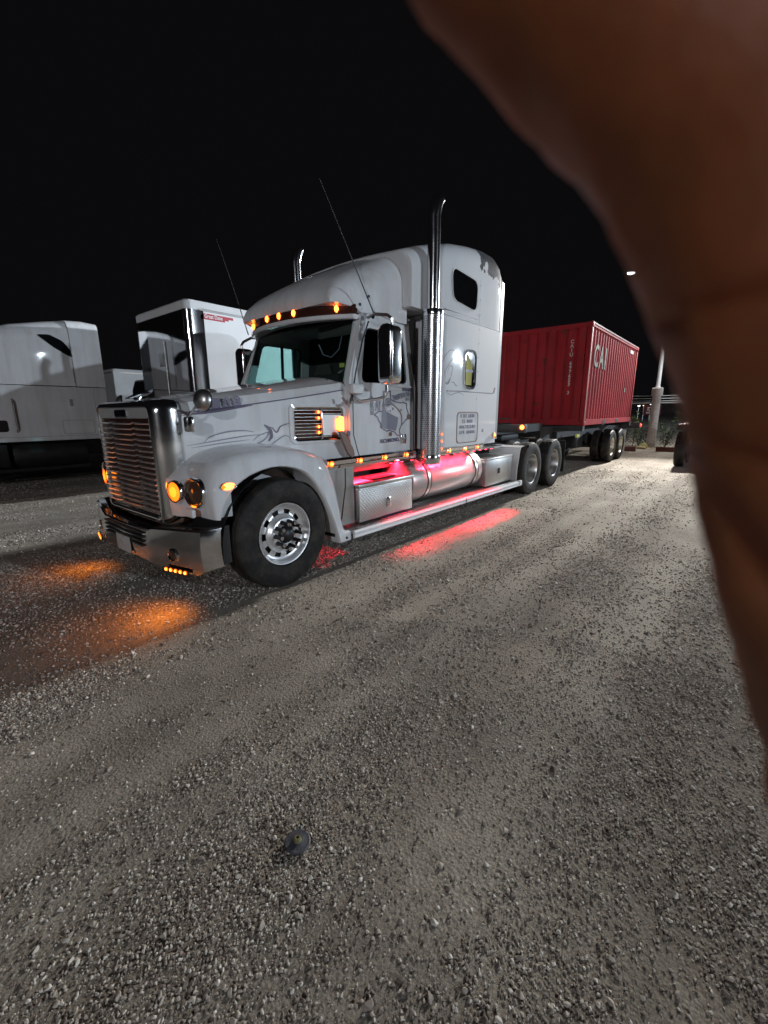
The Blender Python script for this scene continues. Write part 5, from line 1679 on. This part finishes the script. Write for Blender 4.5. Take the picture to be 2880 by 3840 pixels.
# ================================================================== WHITE BOX TRAILERS
def box_trailer(label, x0, x1, y0, y1, nose_mat, decal):
    t = thing("box_trailer", label, "trailer", ((x0 + x1) / 2, (y0 + y1) / 2, 0))
    zb, zt = 1.12, 4.08
    ring = lambda z, r: [(x, y, z) for x, y in rpoly([(x0, y0), (x1, y0), (x1, y1), (x0, y1)], r, 4)]
    b = MB(); b.box((x0 + .36, y0, zb + .18), (x1, y0 + .05, zt - .16)); sw = b.done("side_wall", "white_plain", t, 0)
    b = MB(); b.box((x0 + .36, y1 - .05, zb + .18), (x1, y1, zt - .16)); b.done("side_wall", "white_plain", t, 0)
    if nose_mat:
        b = MB(); b.box((x0 - .01, y0 + .13, zb + .05), (x0 + .03, y1 - .13, zt - .22)); nz = b.done("nose_panel", nose_mat, t, 0)
        for yy, sg in ((y0, 1), (y1, -1)):
            b = MB()
            b.loft([[(x0 + .40, yy - .004 * sg, z), (x0 + .14, yy - .004 * sg, z), (x0 + .06, yy + .02 * sg, z), (x0 + .01, yy + .07 * sg, z), (x0 - .014, yy + .15 * sg, z), (x0 + .05, yy + .15 * sg, z), (x0 + .40, yy + .03 * sg, z)] for z in (zb + .05, zt - .20)])
            b.done("corner_trim", "chrome", t, 50)
        b = MB(); b.box((x0 - .02, (y0 + y1) / 2 - .16, 2.75), (x0, (y0 + y1) / 2 + .16, 3.05), .01); b.done("air_coupling_box", "dull_aluminium", nz)
        b = MB(); b.tube([(x0 - .03, (y0 + y1) / 2 - .2, 1.3), (x0 - .03, (y0 + y1) / 2 - .2, 3.3)], .012, 6); b.done("conduit", "dull_aluminium", nz)
    else:
        b = MB(); b.box((x0, y0 + .02, zb + .05), (x0 + .04, y1 - .02, zt - .16)); b.done("nose_panel", "white_plain", t, 0)
        b = MB(); b.box((x0 + .02, y0 + .0, zb + .05), (x0 + .36, y0 + .04, zt - .16)); b.done("corner_trim", "white_plain", t, 0)
    b = MB(); b.box((x1 - .04, y0 + .05, zb + .18), (x1 - .005, (y0 + y1) / 2 - .006, zt - .18), .006); b.done("rear_door", "white_plain", t)
    b = MB(); b.box((x1 - .04, (y0 + y1) / 2 + .006, zb + .18), (x1 - .005, y1 - .05, zt - .18), .006); b.done("rear_door", "white_plain", t)
    b = MB(); b.loft([ring(zt - .20, .14), ring(zt - .04, .14), [(x, y, zt) for x, y in rpoly([(x0 + .04, y0 + .04), (x1 - .04, y0 + .04), (x1 - .04, y1 - .04), (x0 + .04, y1 - .04)], .12, 4)]]); b.done("roof_cap", "white_plain", t, 40)
    b = MB(); b.box((x0 + .3, y0 - .012, zt - .20), (x1, y0 + .01, zt - .17)); b.box((x0 + .3, y0 - .012, zb), (x1, y0 + .02, zb + .2)); b.box((x0 + .1, y1 - .02, zb), (x1, y1 + .01, zb + .2)); b.box((x0 + .05, y0 + .03, zb), (x1, y1 - .03, zb + .08)); b.done("rail", "dull_aluminium", t, 0)
    b = MB()
    for yy in (y0 + .55, y1 - .67):
        b.box((x0 + 2.6, yy, .32), (x0 + 2.72, yy + .12, 1.12)); b.box((x0 + 2.5, yy - .06, .28), (x0 + 2.82, yy + .18, .33))
    b.done("landing_gear", "black_steel", t, 0)
    for x in (x1 - 2.9, x1 - 1.6):
        for yy, sd_ in ((y0 + .17, -1), (y1 - .17, 1)):
            bb = MB(); bb.lathe(tyre_prof(.52, .285, .27), (x, yy, .52), (0, 1, 0), 40); wq = bb.done("tyre", "rubber", t, 25)
            bb = MB(); bb.lathe([(.285, .10), (.26, .02), (.2, -.06), (.1, -.05), (1e-5, .06)], (x, yy, .52), (0, sd_, 0), 24); bb.done("rim", "dull_aluminium", wq)
    b = MB(); b.box((x1 - 3.6, y0 + .7, .6), (x1 - .9, y1 - .7, 1.12)); b.done("bogie", "black_steel", t, 0)
    if decal:
        y = y0 - .004
        b = MB(); b.prism([(x0 + .30 + i, y, zt - .37 + j) for i, j in ((.03, .0), (.62, .0), (.62, .035), (.72, .035), (.72, .07), (.84, .07), (.84, .125), (.10, .125), (.03, .07))], (0, .003, 0)); dc = b.done("maker_decal", "red_vinyl", sw, 0)
        text("decal_lettering", "Great Dane", "white_vinyl", dc, (x0 + .30 + .34, y - .002, zt - .30), .12, width=.44, bold=.002)
    return t
box_trailer("white box trailer with a mirror-polished nose and chrome corners, standing behind the semi truck", 2.62, 16.2, 6.52, 9.15, "mirror_steel", True)
box_trailer("plain white box trailer standing far off, seen between the tall sleeper and the mirror-nosed trailer", 7.15, 20.5, 23.7, 26.3, None, False)
# grey cab-over lorry in the gap
gl_ = thing("grey_lorry", "grey lorry cab with a dark arched front, just showing beside the mirror-nosed trailer", "truck", (7.2, 17.2, 0))
b = MB()
b.loft([[(x, y, z) for y, z in rpoly([(16.0, .6), (18.4, .6), (18.4, zt), (16.0, zt)], .3, 5)] for x, zt in ((5.95, 2.85), (6.05, 3.12), (6.4, 3.15), (7.9, 3.15))]); b.done("cab", "grey_paint", gl_, 40)
b = MB(); b.loft([[(x, y, z) for y, z in rpoly([(16.12, 1.2), (18.28, 1.2), (18.28, zt), (16.12, zt)], .3, 5)] for x, zt in ((5.90, 2.78), (6.0, 3.05))]); b.done("windscreen", "dark_glass", gl_, 40)
b = MB(); b.loft([[(6.3, 15.985, 2.2), (6.3, 15.985, 2.92), (6.75, 15.985, 2.8), (6.9, 15.985, 2.2)], [(6.3, 16.02, 2.2), (6.3, 16.02, 2.92), (6.75, 16.02, 2.8), (6.9, 16.02, 2.2)]]); b.done("window", "dark_glass", gl_, 0)
b = MB(); b.box((6.2, 16.6, .6), (11, 17.8, .9)); b.done("frame", "black_steel", gl_, 0)
for x in (6.8, 10.2):
    for y in (16.15, 18.25):
        bb = MB(); bb.lathe(tyre_prof(.50, .28, .27), (x, y, .50), (0, 1, 0), 36); bb.done("tyre", "rubber", gl_, 25)
b = MB(); b.box((8.1, 16.0, .95), (11.6, 18.4, 1.05)); b.done("deck", "grey_paint", gl_, 0)

# low flatbed standing nearer the fence: its wheel shows beside the finger
fb = thing("flatbed_trailer", "low dark flatbed trailer near the fence, only its black tyre showing beside the finger", "trailer", (16.5, -2.9, 0))
b = MB(); b.box((13.2, -4.2, 1.08), (20.6, -1.62, 1.22), .01); b.done("deck", "black_steel", fb)
for k in range(8):
    b = MB(); b.box((13.22, -4.19 + k * .322, 1.222), (20.58, -4.19 + k * .322 + .308, 1.262)); b.done("plank", "timber", fb, 0)
b = MB(); b.box((12.9, -3.4, .70), (20.4, -3.25, 1.08)); b.box((12.9, -2.5, .70), (20.4, -2.35, 1.08)); b.box((20.2, -3.9, .3), (20.35, -1.9, 1.0)); b.done("frame", "black_steel", fb, 0)
for x in (13.45, 14.70):
    for y, sd_ in ((-1.78, 1), (-4.05, -1)):
        make_wheel(fb, (x, y, .525), sd_, False, steel="dull_aluminium")

# ================================================================== FENCE, POLES, PLANTS, KERBS
FX = 21.5
fen = thing("chain_link_fence", "tall chain-link fence with barbed wire along the far edge of the gravel yard", "fence", (FX, 0, 0))
b = MB(); b.tube([(FX, -26, 2.03), (FX, 26, 2.03)], .032, 8); b.done("top_rail", "galvanised", fen)
post0 = None
for y in np.arange(-25.5, 26, 3.0):
    if post0 is None:
        b = MB(); b.cyl((FX + .05, y, 0), (FX + .05, y, 2.06), .035, 10); b.tube([(FX + .05, y, 2.05), (FX - .15, y, 2.40)], .018, 6); post0 = b.done("post", "galvanised", fen); y00 = y
    else:
        c = post0.copy(); COL.objects.link(c); c.location = post0.location + Vector((0, y - y00, 0))
b = MB()
for z, dx in ((2.12, -.04), (2.23, -.09), (2.35, -.13)):
    b.tube([(FX + .05 + dx, -26 + 52 * k / 52, z + .006 * sin(k * 2.1)) for k in range(53)], .008, 4)
bw = b.done("barbed_wire", "galvanised", fen, 0)
b = MB()
def wire(y0, z0, y1, z1):
    r = .004
    d = Vector((0, y1 - y0, z1 - z0)).normalized(); n = Vector((0, -d.z, d.y)) * r
    p, q = Vector((FX, y0, z0)), Vector((FX, y1, z1))
    b.face([b.v(p + n), b.v(q + n), b.v(q - n), b.v(p - n)])
for y in np.arange(-12, 12, .15):
    wire(y, 0.03, y + 2.0, 2.03); wire(y + 2.0, 0.03, y, 2.03)
ml = b.done("mesh_wire", "wire_grey", fen, 0, kind="stuff")
sg_ = thing("number_sign", "small dark red number board hung on the fence beside the concrete pole", "sign", (FX - .03, .39, 1.63))
b = MB(); b.box((FX - .035, -.08, 1.47), (FX - .02, .62, 1.95), .003); sb_ = b.done("board", "red_vinyl", sg_, 0); sb_.data.materials[0] = simple("sign_maroon", (.10, .012, .02), .5)
text("sign_number", "57", "white_vinyl", sb_, (FX - .038, .30, 1.68), .40, face='-x', bold=.014)

def lamp_pole(name, label, base, height, heads, power, concrete, group):
    t = thing(name, label, "lamp post", (base[0], base[1], 0), group)
    x, y = base
    if concrete:
        b = MB(); b.lathe([(1e-5, -.05), (.20, -.05), (.185, 1.2), (.175, 2.38), (1e-5, 2.38)], (x, y, 0), (0, 0, 1), 28); b.done("concrete_base", "concrete", t)
        b = MB(); b.lathe([(.15, 2.34), (.225, 2.345), (.23, 2.66), (.20, 2.70), (1e-5, 2.71)], (x, y, 0), (0, 0, 1), 28); b.done("collar", "concrete", t)
        b = MB(); b.lathe([(.10, 2.70), (.10, 2.74), (.085, 2.80), (.06, height), (1e-5, height)], (x, y, 0), (0, 0, 1), 18); b.done("shaft", "white_plain", t)
    else:
        b = MB(); b.lathe([(.14, 0), (.14, .3), (.10, .35), (.06, height), (1e-5, height)], (x, y, 0), (0, 0, 1), 16); b.done("shaft", "galvanised", t)
    for hx, hy, hz in heads:
        b = MB(); b.tube([(x, y, height - .15), ((x + hx) / 2, (y + hy) / 2, hz + .16), (hx, hy, hz + .10)], .03, 8); b.done("arm", "galvanised", t)
        h = sub("lamp_head", t, (hx, hy, hz))
        b = MB(); b.box((hx - .16, hy - .30, hz + .045), (hx + .16, hy + .30, hz + .13), .03); b.done("housing", "grey_paint", h)
        b = MB(); b.box((hx - .13, hy - .26, hz + .03), (hx + .13, hy + .26, hz + .05)); b.done("lamp_panel", "white_lamp", h, 0)
    return t
lamp_pole("light_pole", "concrete-based yard light pole standing by the chain-link fence behind the finger", POLE_XY, 7.95, ((21.0, -0.95, 7.95), (21.3, 1.62, 7.72)), 0, True, "yard light poles")
lamp_pole("light_pole", "steel yard light pole beyond the frame to the right of the finger", (51.3, -27.9), 9.2, ((51.0, -27.0, 9.25),), 0, False, "yard light poles")
lamp_pole("light_pole", "steel yard light pole farthest off on the right, beyond the frame", (58.3, -28.4), 9.2, ((58.0, -27.5, 9.25),), 0, False, "yard light poles")
lamp_pole("light_pole", "steel yard light pole behind the person holding the camera", (9.0, -42.8), 9.2, ((9.0, -42.0, 9.25),), 0, False, "yard light poles")
lamp_pole("light_pole", "steel yard light pole ahead of the truck's bumper, beyond the frame", (-26.6, -14.0), 9.0, ((-26.0, -14.0, 9.05),), 0, False, "yard light poles")
for (p, e, c, aim, cone, blend) in YARD_LAMPS:
    ld = bpy.data.lights.new("yard_lamp_light", 'SPOT' if aim else 'POINT')
    ld.energy = e; ld.color = c; ld.shadow_soft_size = .22
    lo = bpy.data.objects.new("yard_lamp_light", ld); COL.objects.link(lo)
    lo.location = (p[0], p[1], p[2] - .26)
    if aim:
        ld.spot_size = radians(cone); ld.spot_blend = blend
        lo.rotation_euler = (Vector(aim) - Vector(lo.location)).to_track_quat('-Z', 'Y').to_euler()
# far lit lamps beyond the fence
for k, (y, z, m, r, lb) in enumerate(((13.12, 2.74, "far_white_lamp", .20, "white lit lamp far beyond the fence, nearest the container"), (12.27, 2.79, "far_yellow_lamp", .20, "yellow lit lamp far beyond the fence between two white ones"), (11.17, 2.94, "far_white_lamp", .13, "smallest white lit lamp far beyond the fence, nearest the concrete pole"))):
    t = thing("far_lamp", lb, "lamp", (95, y, 0), "lit lamps beyond the fence")
    b = MB(); b.cyl((95, y, 0), (95, y, z), .06, 8); b.done("shaft", "galvanised", t)
    b = MB(); b.lathe([(1e-5, -r * .5), (r, -r * .3), (r, r * .3), (1e-5, r * .5)], (95, y, z), (0, 0, 1), 12); b.done("lamp_head", m, t)

# plants along the fence
def leaf(bb, c, L, wd, yaw, pit):
    d = Vector((cos(yaw) * cos(pit), sin(yaw) * cos(pit), sin(pit)))
    s = Vector((-sin(yaw), cos(yaw), 0)) * wd / 2
    u = d.cross(s).normalized() * wd * .15
    c = Vector(c)
    bb.face([bb.v(c), bb.v(c + d * L * .45 + s + u), bb.v(c + d * L), bb.v(c + d * L * .45 - s + u)])
def weed(label, x, y, h, spread, n, ls, mat="leaf_green", lean=0.0):
    t = thing("weed_plant", label, "plant", (x, y, 0), "plants along the fence")
    b = MB()
    stems = []
    for k in range(max(2, int(spread * 7))):
        a = random.uniform(0, 6.28); q = random.uniform(0, spread)
        p1 = (x + q * cos(a) * .5, y + q * sin(a) + lean, h * random.uniform(.55, 1))
        mid = (x + q * cos(a) * .2, y + q * sin(a) * .45, p1[2] * .5)
        b.tube([(x, y, -.02), mid, p1], .010, 5, rs=[.014, .010, .004]); stems.append(((x, y, 0), mid, p1))
    b.done("stem", "leaf_green", t)
    b = MB()
    for k in range(n):
        s_ = random.choice(stems); q = random.uniform(.12, 1)
        A, Bm, Cc = (Vector(v) for v in s_)
        p = (A.lerp(Bm, q * 2) if q < .5 else Bm.lerp(Cc, q * 2 - 1)) + Vector((random.gauss(0, .06), random.gauss(0, .08), random.gauss(0, .06)))
        leaf(b, p, ls * random.uniform(.6, 1.4), ls * random.uniform(.35, .6), random.uniform(0, 6.28), random.uniform(-.7, .7))
    b.done("foliage", mat, t, 0, kind="stuff")
simple("leaf_lime", (0.20, 0.24, 0.04), 0.6, var=0.4, vscale=4)
weed("tall yellow-green weed climbing the fence close to the container's rear", 21.25, .86, 1.95, .22, 90, .16, "leaf_lime")
weed("dense low green bush at the foot of the fence, beside the tall weed", 21.75, .70, 1.15, .55, 420, .11)
weed("green bush left of the concrete pole at the fence foot", 21.7, .30, 1.35, .5, 420, .10)
weed("leafy green vine right of the concrete pole by the fence", 21.3, -.42, 1.7, .5, 420, .13)
weed("sparse green weed behind the fence, partly hidden by the container", 21.9, 1.35, 1.8, .5, 300, .12)
weed("green bush by the fence hidden mostly by the finger", 21.8, -1.5, 1.5, .7, 380, .12)
# strip of dry straw below the fence
b = MB()
for k in range(5200):
    x, y = random.uniform(19.3, 21.7), random.uniform(-7, 8)
    if random.random() > .25 + .75 * min(1, (x - 19.3) / 1.3):
        continue
    leaf(b, (x, y, -.005), random.uniform(.08, .22), .012, random.uniform(0, 6.28), random.uniform(.05, .9))
b.done("dry_grass", "dry_straw", None, 0, kind="stuff")
# wheel stops (old timbers) at the head of the bays
for k, (x, y0, y1, lb) in enumerate(((18.35, .25, 1.35, "dark red timber wheel stop on the gravel behind the chassis wheels"), (18.9, -1.9, -.42, "dark red timber wheel stop just right of the concrete pole's foot"))):
    b = MB(); b.box((x, y0, -.02), (x + .22, y1, .19), .015); o = b.done("wheel_stop", "timber", None); tag(o, lb, "wheel stop", "timber wheel stops")
b = MB()
b.loft([[(19.9, .10 + k * .42, z) for z in (-.0, .06 + .02 * sin(k * 3))] + [(20.3, .14 + k * .40, .10 + .02 * cos(k * 2)), (20.3, .14 + k * .4, 0.0)] for k in np.linspace(0, 1, 6)])
o = b.done("cardboard_scrap", "dry_straw", None); tag(o, "crumpled tan cardboard scrap lying below the fence near the pole", "litter")
b = MB(); b.tube([(20.4, .42, .02), (20.4, .36, .16), (20.4, .25, .22), (20.4, .15, .14), (20.4, .12, .03)], .03, 8)
o = b.done("yellow_pipe", "sticker_yellow", None); tag(o, "short bent yellow pipe on the ground beside the concrete pole", "pipe")

# ================================================================== ROUND LID ON THE GRAVEL
LX, LY = -1.622, -2.048
lid = thing("round_lid", "small round dark grey disc with a hollow centre stud lying on the gravel", "lid", (LX, LY, 0.01))
axl = Vector((.04, -.06, 1))
b = MB(); b.lathe([(1e-5, .0), (.046, 0), (.050, .002), (.050, .005), (.046, .008), (.034, .007), (.022, .0105), (.017, .011), (1e-5, .011)], (LX, LY, .012), axl, 36); b.done("disc", "lid_grey", lid)
b = MB(); b.lathe([(.016, .011), (.013, .022), (.0115, .026), (.006, .026), (.0055, .015), (1e-5, .015)], (LX, LY, .012), axl, 20); b.done("stud", "brass_olive", lid)

# ================================================================== HAND IN FRONT OF THE LENS
hand = thing("hand", "blurred dark brown finger of the photographer's hand reaching across in front of the lens", "hand", tuple(CAM + cR * .08 - cU * .09 + cF * .01))
def cs(X, Y, D):
    return CAM + cR * X + cU * Y + cF * D
def pxc(px, py, D):
    return ((px - 829.5) / 930 * D, (1106 - py) / 930 * D, D)
idx = [(813.5, -536, .026, .0072), (1149, -222.4, .025, .0080), (1477.6, 73.6, .0245, .0086), (1730, 391.5, .0245, .0092), (1815.6, 627, .0245, .0092), (1854.6, 907.5, .025, .0090), (1943.3, 1312.7, .026, .0090), (2073.7, 1825.5, .028, .0100), (2217.7, 2340, .031, .0115)]
V, Ed, Rd = [], [], []
def addv(p, r):
    V.append(Vector(p)); Rd.append(r); return len(V) - 1
wrist = addv((.125, -.155, .005), .027)
palm = addv((.098, -.095, .018), .024)
Ed.append((wrist, palm))
def chain(pts, root):
    last = root
    for p, r in pts:
        i = addv(p, r); Ed.append((last, i)); last = i
ic = [(pxc(*p[:3]), p[3]) for p in idx][::-1]
chain(ic, palm)
def off(pts, dx, dy, dd, k, s):
    c0 = Vector(pts[0][0])
    return [(tuple(c0 + (Vector(p) - c0) * s + Vector((dx, dy, dd)) + Vector((dx, dy, dd)) * k * i / len(pts)), r * .98) for i, (p, r) in enumerate(pts)]
chain(off(ic, .0165, -.004, .004, .15, 1.05), palm)
chain(off(ic, .034, -.012, .004, .12, .97), palm)
chain(off(ic, .050, -.024, .000, .10, .78), palm)
tb0 = Vector((.075, -.12, .02))
chain([((.070, -.105, -.005), .0125), ((.060, -.085, -.022), .0115), ((.055, -.060, -.030), .0105), ((.053, -.038, -.033), .009)], wrist)
Vw = [cs(*v) for v in V]
hm_ = bpy.data.meshes.new("hand")
o0 = origin_of(hand)
hm_.from_pydata([tuple(v - o0) for v in Vw], Ed, [])
hm_.materials.append(MATS["skin"])
ho_ = bpy.data.objects.new("skin_body", hm_); COL.objects.link(ho_); ho_.parent = hand
md = ho_.modifiers.new("skin", 'SKIN'); md.use_smooth_shade = True
for sv, r in zip(hm_.skin_vertices[0].data, Rd):
    sv.radius = (r, r)
hm_.skin_vertices[0].data[0].use_root = True
ss = ho_.modifiers.new("sub", 'SUBSURF'); ss.levels = 2; ss.render_levels = 3

cl = bpy.data.textures.new("skin_lumps", 'CLOUDS')
cl.noise_scale = .007; cl.noise_depth = 2
dsp = ho_.modifiers.new("lumps", 'DISPLACE')
dsp.texture = cl; dsp.texture_coords = 'LOCAL'; dsp.strength = .0022; dsp.mid_level = .5
